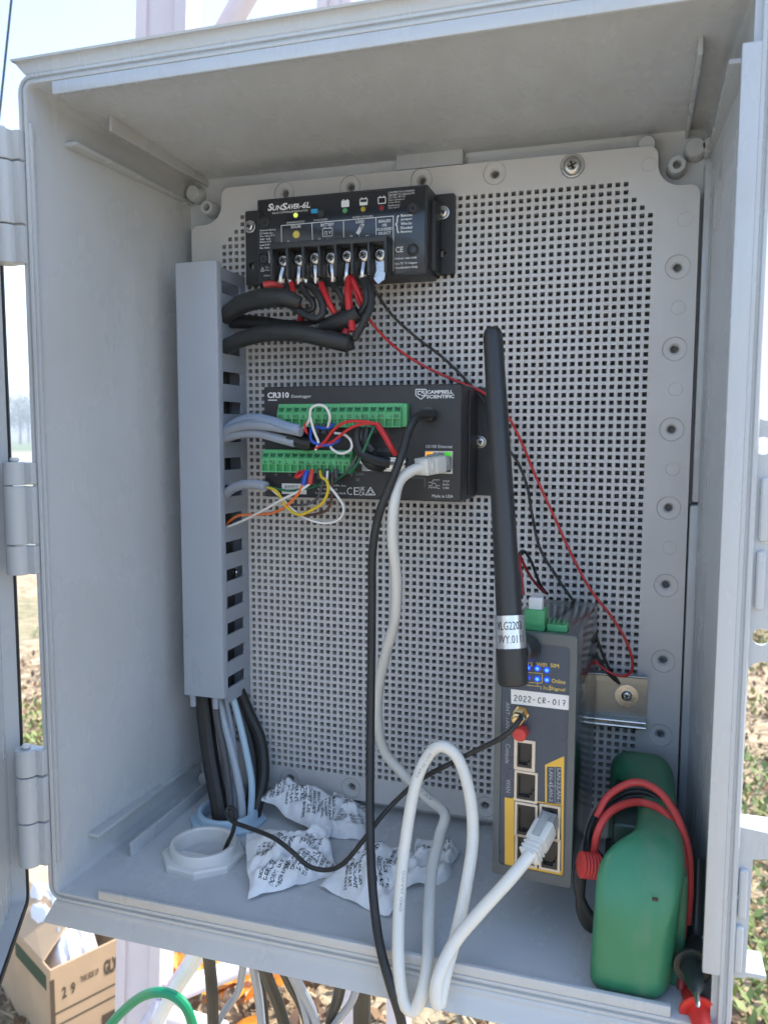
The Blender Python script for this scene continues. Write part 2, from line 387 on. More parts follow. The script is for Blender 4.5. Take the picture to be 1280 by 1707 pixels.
# two cable bushings in the floor
def bushing(x, y, m_, label):
    t = thing('cable_bushing', (x, y, -416), label, 'cable bushing', 'cable bushings in the floor of the enclosure')
    MB().lathe((x, y, -416), (0, 0, 1), [(27.2, 0), (27.6, 1), (27.6, 4.2), (26.6, 5.4), (21.5, 5.8)], 8, a0=.3).build('lock_nut', m_, t)
    MB().lathe((x, y, -416), (0, 0, 1), [(22.0, 4), (22.0, 10.5), (21.2, 11.8), (19.2, 11.8), (18.4, 10.8), (18.2, 1.2), (0, 1.2)], 40).build('collar', m_, t)
    return t
bushing(-268.5, -89.5, CREAM, 'open empty white bushing in the floor, front left, with one thin black cable dipping in')
bushing(-276, -42, CREAMB, 'bluish bushing in the floor behind the open one, filled by the thick cables')

# ================================================================== MOUNTING PANEL

X0, X1, Z0, Z1 = -321.5, 28.4, -405.0, 41.5
def row_range(r):
    k = 3 if r in (-4, -3) or r in (77, 76) else 2 if r in (-2, 75) else 1 if r in (-1, 74) else 0
    return -59+k, -k
cells = {(c, r) for r in range(-4, 78) for c in range(row_range(r)[0], row_range(r)[1]+1)}
vi = {}; V = []; Fc = []
def vid(x, y, z):
    k = (round(x, 3), round(y, 3), round(z, 3))
    if k not in vi: vi[k] = len(V); V.append(k)
    return vi[k]
hw = 1.44; TH = 8.0
for c, r in cells:
    cx, cz = 5.0*c, -5.0*r
    o = [(cx-2.5, cz-2.5), (cx+2.5, cz-2.5), (cx+2.5, cz+2.5), (cx-2.5, cz+2.5)]
    i = [(cx-hw, cz-hw), (cx+hw, cz-hw), (cx+hw, cz+hw), (cx-hw, cz+hw)]
    for a in range(4):
        b = (a+1) % 4
        Fc.append((vid(o[a][0], 0, o[a][1]), vid(o[b][0], 0, o[b][1]), vid(i[b][0], 0, i[b][1]), vid(i[a][0], 0, i[a][1])))
        Fc.append((vid(i[a][0], 0, i[a][1]), vid(i[b][0], 0, i[b][1]), vid(i[b][0], TH, i[b][1]), vid(i[a][0], TH, i[a][1])))
        Fc.append((vid(o[a][0], TH, o[a][1]), vid(o[b][0], TH, o[b][1]), vid(i[b][0], TH, i[b][1]), vid(i[a][0], TH, i[a][1])))
me_pan = MB(); me_pan.add(V, Fc)
# stepped boundary of the perforated field
edges = {}
for c, r in cells:
    x, z = 5.0*c, -5.0*r
    for (dc, dr_), a, b in (((1, 0), (x+2.5, z-2.5), (x+2.5, z+2.5)), ((-1, 0), (x-2.5, z+2.5), (x-2.5, z-2.5)), ((0, -1), (x+2.5, z+2.5), (x-2.5, z+2.5)), ((0, 1), (x-2.5, z-2.5), (x+2.5, z-2.5))):
        if (c+dc, r+dr_) not in cells: edges[a] = b
st = next(iter(edges)); inner = [st]; p = edges[st]
while p != st: inner.append(p); p = edges[p]
def arc(cx, cy, r, a0, a1, n=12): return [(cx+r*cos(radians(a0+(a1-a0)*i/n)), cy+r*sin(radians(a0+(a1-a0)*i/n))) for i in range(n+1)]
# outline with rounded shoulders and a round bite at each corner, counter-clockwise from the lower left
NB, NR = 21.0, 9.0
outl = []
def corner(sx, sz, cx, cz):
    # bite centred outside the corner screw boss; shoulders rounded
    q = []
    q += arc(cx-sx*(NB+NR+2), cz-sz*NR, NR, 90, 12, 8) if False else []
    return q
def corner_pts(sx, sz):
    X = X1 if sx > 0 else X0; Z = Z1 if sz > 0 else Z0
    L = []
    # local frame: u measured inwards from X, v inwards from Z.  start on the horizontal edge, end on the vertical edge
    L += [(34+0, 0)]
    L += [(31-0+6*(-sin(radians(t))), 6-6*cos(radians(t))) for t in (15, 30, 50, 70, 90)]
    L += [(25, 9)]
    L += [(11+14*cos(radians(t)), 11+14*sin(radians(t))) for t in (8, 25, 40, 55, 70, 82)]
    L += [(9, 25)]
    L += [(6-6*sin(radians(t)), 31-6*cos(radians(t))) for t in (0, 20, 45, 70, 90)]
    L += [(0, 34)]
    return [(X-sx*u, Z-sz*v) for u, v in L]
outl = corner_pts(1, 1)+corner_pts(1, -1)[::-1]+corner_pts(-1, -1)+corner_pts(-1, 1)[::-1]
mh = [(17.1, z) for z in (-32.3, -82.2, -132.1, -181.8, -231.5, -281.1, -330.6, -380.2)]+[(x, 34.0) for x in (-47.9, -97.5, -146.8, -197.4, -246.8)]+[(x, -396.2) for x in (-246.6, -197.2, -147, -97.4, -48)]+[(-310.2, z) for z in (-32, -82, -132, -182, -232, -282, -331)]
marks = [(20.2, -4), (18.2, -57), (18.4, -107), (18.6, -157), (18.4, -207), (-2, 30.5)]
me_pan.plate(outl, [inner[::-1]]+[circ(x, z, 7.7, 28) for x, z in mh]+[circ(x, z, 4.4, 20) for x, z in marks], 3.5, front(0))
for x, z in mh:
    me_pan.lathe((x, 0, z), (0, 1, 0), [(7.7, 0), (7.6, .9), (7.2, .95), (6.9, .5), (3.6, .8), (3.0, 1.6), (2.5, 2.2), (2.5, 9)], 28)
for x, z in marks: me_pan.lathe((x, 0, z), (0, 1, 0), [(4.4, 0), (4.35, .35), (4.0, .15), (0, .15)], 20)
pan = tag(me_pan.build('mounting_panel', PANEL, enc, smooth=0), 'perforated mounting panel with stepped corners')
def screw(x, y, z, r, par, name='screw', m_=None, washer=0):
    """pan head screw with a shallow recess and a dark cross painted as its shade, facing -Y"""
    mb = MB()
    if washer: mb.lathe((x, y, z), (0, -1, 0), [(washer, 0), (washer, .9), (r*.8, 1.0)], 28); y -= .9
    ring = [(r, 0), (r, r*.18), (r*.86, r*.38), (r*.55, r*.5)]
    mb.lathe((x, y, z), (0, -1, 0), ring+[(r*.5, r*.5), (r*.12, r*.05), (0, .02)], 24)
    for a in (.4, .4+pi/2):
        c_, s_ = cos(a), sin(a); k = r*.5; t = r*.1; h = -r*.49
        for sg in (1, -1):
            mb.add([(x+sg*(k*.15*c_)-t*s_, y-r*.1, z+sg*(k*.15*s_)+t*c_), (x+sg*(k*.15*c_)+t*s_, y-r*.1, z+sg*(k*.15*s_)-t*c_), (x+sg*k*c_+t*s_, y+h, z+sg*k*s_-t*c_), (x+sg*k*c_-t*s_, y+h, z+sg*k*s_+t*c_)], [(0, 1, 2, 3)])
    o_ = mb.build(name, m_ or STEEL, par)
    mb = MB()
    for a in (.4, .4+pi/2):
        c_, s_ = cos(a)*r*.5, sin(a)*r*.5; tx, tz = -sin(a)*r*.11, cos(a)*r*.11; yy = y-r*.5-.05
        mb.add([(x+c_+tx*.5, yy, z+s_+tz*.5), (x+c_-tx*.5, yy, z+s_-tz*.5), (x-tx, yy-.02, z-tz), (x-c_-tx*.5, yy, z-s_-tz*.5), (x-c_+tx*.5, yy, z-s_+tz*.5), (x+tx, yy-.02, z+tz)], [(0, 1, 2, 3, 4, 5)])
    mb.build('cross_shade', DKSHADE_SEAM, par if par is pan else o_, smooth=0)  # flat cross just proud of the head, recess shade put into its colour
    return o_
screw(-47.9, 0, 33.4, 6.0, pan, washer=6.7)

# ================================================================== WIRING DUCT
DX0, DX1, DY, DZ0, DZ1 = -308.8, -278.1, -43.6, -326.0, -19.5
duct = thing('wiring_duct', (-293, 0, DZ0), 'slotted grey wiring duct with its cover on, upright at the left of the panel', 'cable duct')
mb = MB()
def lidF(u, v, d): return (u, v, d)
prof = [(DX0-.6, DY+7), (DX0-.6, DY+.9), (DX0+.3, DY), (DX1-1.2, DY), (DX1+.4, DY+.5), (DX1+1.1, DY+1.8), (DX1+1.1, DY+6.2), (DX1+.2, DY+7), (DX1-.9, DY+7), (DX1-.9, DY+1.9), (DX0+.9, DY+1.6), (DX0+.9, DY+7)]
mb.prism(prof, lambda u, v, d: (u, v, DZ0+3+d), DZ1-DZ0-3)
mb.build('cover', DUCT, duct)
slots = []; zc = at(385, 483, X=DX1).z
zt = DZ1-2; k = 0
sl_z = [at(385, y, X=DX1).z for y in (483, 531, 581, 631, 680, 727, 773, 818, 865, 912, 958, 1003, 1047, 1092, 1136)]
for z in sl_z: slots.append(rrect(-36.8, z-4.3, -8.2, z+4.3, 1.6, 3))
MB().plate([(-1, DZ0-5), (-8, DZ0-5), (-12, DZ0-3), (-36, DZ0-3), (-38, DZ0+2), (-40, DZ0+2), (-40, DZ1-3), (-1, DZ1-3)], slots, 1.6, lambda u, v, d: (DX1-d, u, v)).build('slotted_wall', DUCT, duct)
MB().plate([(-1, DZ0-5), (-36, DZ0-3), (-40, DZ0+2), (-40, DZ1-3), (-1, DZ1-3)], slots, 1.6, lambda u, v, d: (DX0+.95+d, u, v)).build('slotted_wall', DUCT, duct)
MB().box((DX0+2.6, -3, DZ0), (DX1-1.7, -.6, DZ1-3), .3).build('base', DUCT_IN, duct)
for x in (DX0+5.5, DX1-7): MB().box((x-1.9, DY+1.6, DZ0-6), (x+1.9, DY+4, DZ0+3.3), .5).build('finger', DUCT, duct)
screw(-289, -3.2, at(380, 960, X=-287).z, 3.6, duct)
# cables running inside it
for i, (x, y, r, m_) in enumerate(((-300, -14, 5.2, RUBBER), (-290, -12, 4.2, RUBBER), (-296, -27, 2.6, GREYC), (-287, -25, 2.6, GREYC), (-285.5, -33, 1.0, BRW))):
    top = -60 if i < 2 else -150 if i < 4 else -120
    cable('cable', [(x, y, DZ0+2), (x+.6, y+1, -250), (x-.5, y, -180), (x, y, top)], r, m_,
          ['thick black cable inside the slotted duct, nearest its left wall', 'thinner black cable inside the slotted duct', 'left grey cable inside the lower half of the duct', 'right grey cable inside the lower half of the duct', 'thin brown wire inside the duct behind its slots'][i], 'cable', n=8)

# ================================================================== SOLAR CHARGE CONTROLLER
ssc = thing('solar_charge_controller', (-199, 0, -4), 'black solar charge controller with a row of seven screw terminals, top of the panel', 'charge controller')
mb = MB(); FY = -30.0
b0 = (-275.0, -29.5); b1 = (-122.8, 22.3)
hsl = [circ(-271.5, 11.3, 2.6, 14), circ(-270, -15.7, 2.6, 14), circ(-130.5, 9.8, 2.6, 14), circ(-130.6, -15.6, 2.6, 14)]
mb.plate(rrect(b0[0], b0[1], b1[0], b1[1], 1.2, 3), [hsl[1], hsl[3]], 4.5, front(-5.0)); mb.build('base_flange', BLACK, ssc)
mb = MB().box((-253.4, FY, -33.8), (-134.6, -4.5, 21.8), 1.1, 3)
mb.box((-134.9, -22, -30), (-131.5, -4.5, 14), .8); mb.build('body', BLACK, ssc)
MB().box((-251.8, FY-.35, -32.3), (-136.2, FY+.3, 20.4), .2).build('face_label', BLACKG, ssc)
for x, z in ((-271.2, 11.3), (-130.4, 10.2)): screw(x, -5, z, 3.6, ssc, washer=4.3)
PY = FY-.42
pr = MB()
def L(txt, x0, y0, x1, y1, h, **k): ptext(pr, txt, (x0, y0), (x1, y1), h, PY, **k)
L('S', 446, 352, 454, 351, 12, bold=.03, shear=.22); L('UN', 454, 351.5, 469, 350, 8.5, bold=.03, shear=.2); L('S', 469, 351, 478, 350, 12, bold=.03, shear=.22)
L('AVER', 478, 349.5, 499, 347.5, 8.5, bold=.03, shear=.2); L('-6L', 499, 348, 517, 346.5, 10.5, bold=.03, shear=.2)
L('SOLAR CONTROLLER REGULATOR', 454, 357, 513, 352, 3)
L('CHARGING STATUS', 478, 373.5, 508, 370.5, 3.3); L('12 VOLT SYSTEM', 523, 369, 546, 367, 3)
L('BATTERY STATUS LEVEL', 588, 364, 622, 361.5, 3)
L('SOLAR', 485, 381, 502, 379.5, 5, bold=.02); L('BATTERY', 535, 377.5, 557, 376, 5, bold=.02); L('LOAD', 593, 372.5, 607, 371.5, 5, bold=.02)
for i, s_ in enumerate(('SEALED', 'OR', 'FLOODED', 'SELECT')):
    hwid = (10.5, 4, 12.5, 10.5)[i]; L(s_, 641-hwid, 371+i*6.8, 641+hwid, 370.5+i*6.8, 4.8, bold=.02)
for i, s_ in enumerate(('Remove', 'Jumper', 'Wire for', 'Flooded', 'Battery')): L(s_, 668, 361.5+i*6.9, 687, 360.5+i*6.9, 4.6, bold=.02)
L('{', 659, 389, 665, 388.5, 30)
for i, s_ in enumerate(('CONFORMS TO UL STANDARD', 'CERTIFIED TO CAN/CSA STD', 'C22.2 No. 107.1-01', 'Class I, Division 2', 'Groups A,B,C,D', 'Hazardous Loc.', 'Temp. Code: T5')):
    wd = (44, 44, 28, 27, 20, 20, 18)[i]; L(s_, 647, 321.5+i*4.6, 647+wd, 320+i*4.4, 2.9)
L('CE', 659, 421, 672, 420.5, 9.5, bold=.01); L('Indoor use only', 658, 433.5, 695, 432, 4.6, bold=.02)
L('Use 75 °C Copper', 658, 442, 696, 440.5, 4.6, bold=.02); L('Conductors Only', 659, 449, 696, 447.5, 4.6, bold=.02)
for i, s_ in enumerate(('Nominal Rating', '12 Volts d.c.', 'Max. Input 30 V', 'Solar  6.5A', 'Battery 6.5A', 'Load 6.5A', 'Max. Ambient')):
    L(s_, 433.5, 386+i*4.85, 433.5+(26, 22, 25, 18, 19, 17, 19)[i], 385+i*4.85, 3.4, bold=.015)
L('See Data', 443, 447, 459, 446.5, 3); L('Manual', 443, 452, 455, 451.5, 3); L('MORNINGSTAR', 440, 461, 460, 460.5, 3.2)
def seg(mb, p, q, wpx, Y):
    a = at(*p, Y=Y); b = at(*q, Y=Y); d = (b-a); nrm = Vector((-d.z, 0, d.x)).normalized()*(wpx/2/2.35)
    mb.add([a+nrm, b+nrm, b-nrm, a-nrm], [(0, 1, 2, 3)])
def poly(mb, pts, Y): mb.add([at(*p, Y=Y) for p in pts], [tuple(range(len(pts)))])
for p, q in (((469, 376), (656, 360)), ((469, 375.5), (469.5, 404)), ((520, 372), (521, 401)), ((572.5, 367), (573, 397)), ((626.5, 363), (627, 393)), ((655.5, 360), (655.5, 452))): seg(pr, p, q, 1.1, PY-.02)
for cx, cy in ((494, 403), (546, 399), (599, 394)):
    seg(pr, (cx-16, cy), (cx-11, cy-.4), .9, PY); seg(pr, (cx-13.5, cy-2.5), (cx-13.5, cy), .9, PY); seg(pr, (cx, cy-1.5), (cx, cy+.5), .9, PY); seg(pr, (cx+10, cy-1), (cx+16, cy-1.5), .9, PY)
# battery icons, triangle, lamp
for cx, cy, fill in ((575.5, 339, 1), (606, 336, .45), (636.5, 333.5, .0)):
    for p, q in (((-6, -4), (6, -5)), ((-6, 6), (6, 5)), ((-6, -4), (-6, 6)), ((6, -5), (6, 5)), ((-4, -6), (-2, -6)), ((2.5, -6.5), (4.5, -6.5))): seg(pr, (cx+p[0], cy+p[1]), (cx+q[0], cy+q[1]), 1.2, PY-.01)
    if fill: poly(pr, [(cx-5.5, cy+5.5-9.5*fill), (cx+5.5, cy+4.8-9.5*fill), (cx+5.5, cy+4.6), (cx-5.5, cy+5.5)], PY-.03)
for p, q in (((538, 381), (554, 380)), ((538, 381), (538, 394)), ((554, 380), (554, 393)), ((538, 394), (554, 393)), ((540.5, 379), (543, 379)), ((549, 378.5), (551.5, 378.5)), ((429+19, 418), (448.5, 438)), ((449.5, 421), (449.5, 438)), ((448, 419), (452, 438)), ((435, 452), (441, 452)), ((435, 452), (438, 446)), ((441, 452), (438, 446)), ((448, 438), (456, 438))): seg(pr, p, q, .9, PY-.01)
L('12 V', 541, 391, 552, 390.5, 6, bold=.02)
pr.build('white_printing', PRINT, ssc, smooth=0)
pr = MB(); c = at(494, 391, Y=PY)
sunp = []
for i in range(24): a = 2*pi*i/24; r = 3.0 if i % 2 else 2.0; sunp.append((c.x+r*cos(a), PY-.03, c.z+r*sin(a)))
pr.add(sunp, [tuple(range(24))]); pr.build('sun_symbol', LEDYG if False else PRINTY, ssc, smooth=0)
pr = MB()
for p, q in (((601, 374), (604, 381)), ((606, 373.5), (601, 383)), ((604, 373), (598, 382))): seg(pr, p, q, 2.6, PY-.02)
seg(pr, (600, 383), (595.5, 390), 6, PY-.03); pr.build('lamp_symbol', TAPE, ssc, smooth=0)
for (x, y), m_, nm in (((493.3, 359), LEDYG, 'led'), ((575.3, 351.5), TGREEN, 'led'), ((605.5, 349), LEDY if False else mat('yellow_lens', (.5, .4, .02), .25), 'led'), ((636, 346.5), mat('red_lens', (.28, .01, .02), .25), 'led')):
    c = at(x, y, Y=PY); MB().lathe(c, (0, -1, 0), [(2.1, -.2), (2.1, .25), (1.6, .25)], 16).build('led_ring', BLACKP, ssc)
    MB().lathe(c, (0, -1, 0), [(1.6, 0), (1.5, .7), (.9, 1.2), (0, 1.4)], 16).build(nm, m_, ssc)
c = at(534, 355.5, Y=PY); MB().lathe(c, (0, -1, 0), [(2.9, -.2), (2.9, .6), (2.3, .9), (1.7, .3), (0, .2)], 18).build('jumper_plug', BLACKP, ssc)
mb = MB(); c = at(525.5, 352.5, Y=PY); mb.box((c.x-2.6, PY-1.3, c.z-1.5), (c.x+2.2, PY+.1, c.z+1.5), .5); mb.build('blue_tag', mat('cyan_tag', (.02, .32, .6), .5), ssc)
for x, y in ((688, 347), (688.5, 416.5), (441, 370), (439.5, 431)):
    c = at(x, y, Y=PY); MB().lathe(c, (0, -1, 0), [(3.9, -.2), (3.9, .5), (3.3, .9), (2.6, .1), (1.4, .1), (1.2, -.5), (0, -.5)], 20).build('cover_screw', BLACKP, ssc)
# barrier strip with seven terminals
TX0, TX1, TZ0, TZ1, TY = -237.5, -157.0, -33.5, -10.8, -45.0
mb = MB().box((TX0, FY-4, TZ0-.5), (TX1, FY+.2, TZ1), .6)
mb.box((TX0, TY, TZ1-4.2), (TX1, FY, TZ1), .8)
for i in range(8):
    x = TX0+1+(TX1-TX0-2)*i/7; mb.box((x-.9, TY+.4, TZ0-.5), (x+.9, FY, TZ1-1), .5)
mb.build('terminal_strip', BLACKP, ssc)
TXC = [TX0+1+(TX1-TX0-2)*(i+.5)/7 for i in range(7)]
for i, x in enumerate(TXC):
    mb = MB().box((x-4.4, FY-5.2, TZ0+.5), (x+4.4, FY-4, TZ1-5), .3); mb.build('contact_plate', CHROME, ssc)
    screw(x+.3, FY-6.8, -21.0+random.uniform(-.4, .4), 4.7, ssc, 'terminal_screw', CHROME)
# stripped or crimped ends under the screws
for i, x in enumerate(TXC):
    mb = MB()
    if i == 6: mb.plate([(x-3.8, -36.5), (x-.5, -40.2), (x+3.6, -37.2), (x+4.4, -29), (x+3.2, -24), (x-3.2, -24), (x-2, -31)], [], .9, lambda u, v, d: (u, FY-7.6+d+(v+24)*.15, v)); mb.build('jumper_tab', CHROME, ssc); continue
    e0, e1 = [(-1.5, 2), (.2, 0), (.8, -.6), (1.5, -.3), (0, .6), (-.4, .4), (0, 0)][i]
    mb.tube([(x+e0*.3, FY-5.6, -26.5), (x+e0*.7, FY-6.6, -30), (x+e0, FY-7.4, -33), (x+e0-.3, FY-7, -37)], [3.4, 3.2, 2.3 if i in (2, 3) else 3.0, 1.7 if i in (2, 3) else 2.4], 10)
    if i in (0, 1): mb.tube([(x+1.2, FY-6.0, -28), (x+4.0, FY-7.4, -32), (x+5.2, FY-7, -37.5)], [1.7, 1.7, 1.5], 8)
    mb.build('ferrule', CHROME, ssc)

# ================================================================== DATALOGGER
LX0, LX1, LZ0, LZ1, LY = -240.3, -106.6, -177.5, -104.6, -50.0
dl = thing('datalogger', (-172, 0, -178), 'black datalogger with two rows of green terminals, in the middle of the panel', 'datalogger')
MB().box((LX0, LY, LZ0), (LX1, -3, LZ1), 1.4, 3).build('body', BLACK, dl)
MB().plate(rrect(LX0+6, LZ0+1.0, -90.5, LZ1+.2, 2.5, 4), [circ(-93.2, -120, 1.2, 10)], 2.5, front(-3.2)).build('mounting_flange', BLACK, dl)
MB().box((-106.7, -30, LZ0+3), (-105.5, -5, LZ1-3), .5).build('end_cover', BLACK, dl)
c = at(798, 737, Y=-6); screw(c.x+.4, -3.4, c.z, 3.6, dl, washer=4.0)
for y in (706, 770):
    c = at(787, y, Y=-5); screw(c.x, -5.8 if False else -3.3, c.z, 2.3, dl)
def green_block(x0, x1, z0, z1, n, Yf, Yb, parent, label):
    o_ = tag(MB().box((x0-.4, Yf+2.6, z0+.3), (x1+3.2 if n > 12 else x1+.4, Yb, z1-.3), .5).build('terminal_header', TGREEN, parent), label)
    w_ = (x1-x0)/n; h = z1-z0
    def term():
        mb = MB()
        def P(u, v, d): return (d, u, v)
        side = [(Yf+5, 0), (Yf, 0), (Yf, h*.60), (Yf+3.4, h), (Yf+5, h)]
        for xx in (0, w_-.55): mb.prism(side, lambda u, v, d, xx=xx: (xx+d, u, v), .55)
        mb.box((.5, Yf+.25, h*.34), (w_-.5, Yf+5, h*.61), .12, 1)
        mb.box((.5, Yf+2.8, .2), (w_-.5, Yf+5, h*.4), 0); mb.box((.5, Yf, .0), (w_-.5, Yf+4, h*.06), 0)
        q = [(Yf+.9, h*.60), (Yf+4.0, h*.96), (Yf+5, h*.96), (Yf+5, h*.6)]
        mb.prism(q, lambda u, v, d: (.5+d, u, v), w_-1.0)
        mb.prism([(Yf+3.1, h*.93), (Yf+3.5, h), (Yf+5, h), (Yf+5, h*.9)], lambda u, v, d: (.5+d, u, v), w_-1.0)
        return mb
    tm = None
    for i in range(n):
        x = x0+w_*i
        if tm is None:
            tm = term().build('terminal', TGREEN, o_, smooth=20, loc=(0, 0, 0)); tm.location = (Vector((x, 0, z0))-WORG[o_.name])*S
        else: inst(tm, Vector((x, 0, z0))-WORG[o_.name], o_)
    sc = MB(); ent = MB()
    for i in range(n):
        x = x0+w_*(i+.5); c_ = Vector((x, Yf+1.9, z0+h*.775)); a_ = Vector((0, -.78, .62))
        sc.lathe(c_-a_*.25, a_, [(w_*.36, 0), (w_*.36, .45), (w_*.30, .5), (w_*.28, .2), (0, .2)], 14)
        ent.box((x-w_*.27, Yf+2.7, z0+h*.09), (x+w_*.27, Yf+2.85, z0+h*.30))
        ang = random.uniform(0, pi); dx = cos(ang)*w_*.26; dz = sin(ang)*w_*.26
        t_ = Vector((1, 0, 0)); b_ = Vector((0, .62, .78)); p_ = c_+a_*.02; dd = t_*dx+b_*dz; nn = (t_*-sin(ang)+b_*cos(ang))*.22
        ent.add([p_+dd+nn, p_+dd-nn, p_-dd-nn, p_-dd+nn], [(0, 1, 2, 3)])
    sc.build('screw_rim', mat('terminal_green_dark', (.03, .17, .07), .4), parent); ent.build('opening_shade', DKSHADE_SEAM, parent, smooth=0)  # dark patches and slot strips: shade of wire entries and screw slots, painted
Yt = -59.0
a = at(462, 704, Y=Yt); b = at(668, 704, Y=Yt)
TB = dict(x0=a.x, x1=b.x, z0=at(500, 709, Y=Yt).z-1.2, z1=at(500, 673, Y=Yt).z)
green_block(TB['x0'], TB['x1'], TB['z0'], TB['z1'], 16, Yt, LY-.1, dl, 'long upper green terminal block with sixteen ways')
a2 = at(436, 785, Y=Yt); b2 = at(584, 785, Y=Yt)
BB = dict(x0=a2.x, x1=b2.x, z0=at(500, 788, Y=Yt).z, z1=at(500, 750, Y=Yt).z)
green_block(BB['x0'], BB['x1'], BB['z0'], BB['z1'], 12, Yt, LY-.1, dl, 'shorter lower green terminal block with twelve ways')
pk = MB(); FT = front(Yt+.2)
def tl(B, n, i0, s_, wd=.55):
    w_ = (B['x1']-B['x0'])/n; xc = B['x0']+w_*(i0+.5); h = B['z1']-B['z0']
    text(pk, s_, FT, xc-w_*wd*.5, B['z0']+h*.385, xc+w_*wd*.5, h*.15, bold=.02)
for i, s_ in enumerate(('VX1', 'G', 'VX2', 'G', 'P1', 'G', 'P2', 'C1', 'G', 'C2', 'G', 'B12', 'G')): tl(TB, 16.0, i*1.0, s_, .75 if len(s_) > 2 else .5 if len(s_) > 1 else .3)
tl(TB, 16, 13.1, '-BAT+', 1.1) if False else tl(TB, 16, 12.9, 'BAT+', 1.0); tl(TB, 16, 14.7, '-CHG+', 1.1)
for i, s_ in ((1, 'PLL'), (3, 'L'), (4, '3'), (4.9, 'H'), (6.0, 'L'), (6.6, '2'), (7.2, 'H'), (9, 'L'), (9.6, '1'), (10.2, 'H')): tl(BB, 12, i, s_, .9 if len(s_) > 2 else .28)
for i in (0, 2, 5.2, 8, 11):
    w_ = (BB['x1']-BB['x0'])/12; xc = BB['x0']+w_*(i+.5); h = BB['z1']-BB['z0']; zc_ = BB['z0']+h*.47
    for dz_, ww in ((0, 1.3), (-.5, .9), (-.95, .45)): pk.add([(xc-ww, Yt+.14, zc_+dz_+.13), (xc+ww, Yt+.14, zc_+dz_+.13), (xc+ww, Yt+.14, zc_+dz_-.13), (xc-ww, Yt+.14, zc_+dz_-.13)], [(0, 1, 2, 3)])
    pk.add([(xc-.13, Yt+.14, zc_+1.1), (xc+.13, Yt+.14, zc_+1.1), (xc+.13, Yt+.14, zc_), (xc-.13, Yt+.14, zc_)], [(0, 1, 2, 3)])
pk.build('terminal_lettering', PRINTK, dl, smooth=0)
PY = LY-.06; pr = MB()
L('CR310', 446, 664, 482, 663, 9.5, bold=.03); seg(pr, (447, 667), (462, 667), 1.4, PY)
L('Datalogger', 486, 664.5, 519, 664, 6); L('CAMPBELL', 711, 656.5, 755, 656, 6, bold=.03); L('SCIENTIFIC', 711, 664, 757, 664, 6, bold=.03)
for p, q in (((693, 649), (710, 649)), ((693, 649), (693, 659)), ((710, 649), (710, 659)), ((693, 659), (701.5, 665.5)), ((710, 659), (701.5, 665.5)), ((696.5, 652), (702, 652)), ((696.5, 652), (696.5, 657.5)), ((696.5, 657.5), (701.5, 657.5)), ((703, 652), (707.5, 652)), ((703, 652), (703, 655)), ((703, 655), (707.5, 655)), ((707.5, 655), (707.5, 659)), ((702, 659.5), (707.5, 659.5))): seg(pr, p, q, 1.3, PY)
L('10/100 Ethernet', 710, 747, 754, 747, 5.4)
L('Made in USA', 720, 829.5, 755, 829.5, 5); L('STOP', 738, 804, 749, 804, 3.2); L('RUN', 738, 809.5, 748, 809.5, 3.2); L('USB', 738, 815, 748, 815, 3.2)
for y, pat in ((804, ((714, 4), (720, 4), (722, 0), (733, 0))), (809.5, ((714, 4), (719, 4), (721, 0), (725, 0), (727, 4), (733, 4))), (815, ((714, 3), (717, 0), (719, 3), (722, 0), (724, 3), (727, 0), (729, 3), (733, 3)))):
    for p, q in zip(pat[:-1], pat[1:]): seg(pr, (p[0], y-4+p[1]), (q[0], y-4+q[1]), .6, PY)
L('C', 578.5, 825, 587, 825, 12.5, bold=-.01); L('E', 590, 825, 598, 825, 12.5, bold=-.01); L('UK', 598.5, 818, 608, 818, 6.5); L('CA', 598.5, 826, 608, 826, 6.5)
for p, q in (((609.5, 825), (625.5, 825)), ((609.5, 825), (617.5, 812)), ((625.5, 825), (617.5, 812))): seg(pr, p, q, 1.1, PY)
for i in range(12):
    a0_, a1_ = 2*pi*i/12, 2*pi*(i+1)/12; seg(pr, (617.5+3.4*cos(a0_), 820.5+3.4*sin(a0_)), (617.5+3.4*cos(a1_), 820.5+3.4*sin(a1_)), .8, PY)
L('Campbell Scientific, Inc.', 522, 811.5, 577, 811.5, 4.2); L('815 W 1800 N', 530, 817.5, 562, 817.5, 3.8); L('Logan, UT USA', 526, 824.5, 577, 824.5, 4.2)
pr.build('white_printing', PRINT, dl, smooth=0)
pr = MB()
L('USB', 707, 684.5, 719, 684.5, 5.5); L('RS-232', 629, 753, 649, 753, 5); L('DIFF', 593, 793, 607, 793, 4.6); L('SE', 593, 802, 600, 802, 4.6)
for x in (460, 483, 505, 553, 586): seg(pr, (x-3, 791), (x+3, 791), .9, PY); seg(pr, (x, 788), (x, 794), .9, PY)
for p, q in (((662, 796), (708, 797)), ((708, 797), (708, 812)), ((646, 700), (646, 735))): seg(pr, p, q, .7, PY)
pr.build('grey_printing', PRINTG, dl, smooth=0)
mb = MB(); a = at(470, 812, Y=PY); b = at(508, 807, Y=PY)
mb.box((a.x, PY-.1, a.z-.6), (b.x, PY+.05, b.z+.2), .03); a = at(470, 823, Y=PY); b = at(511, 815, Y=PY); mb.box((a.x, PY-.1, a.z), (b.x, PY+.05, b.z), .03); mb.build('sticker', TAPE, dl)
pr = MB(); x = 475
while x < 498: wd = random.choice((.5, .9, 1.3)); seg(pr, (x, 809), (x, 813), wd, PY-.14); x += wd+random.choice((.6, 1.1))
L('', 0, 0, 1, 1, 1) if False else None
pr.build('barcode', PRINTK, dl, smooth=0)
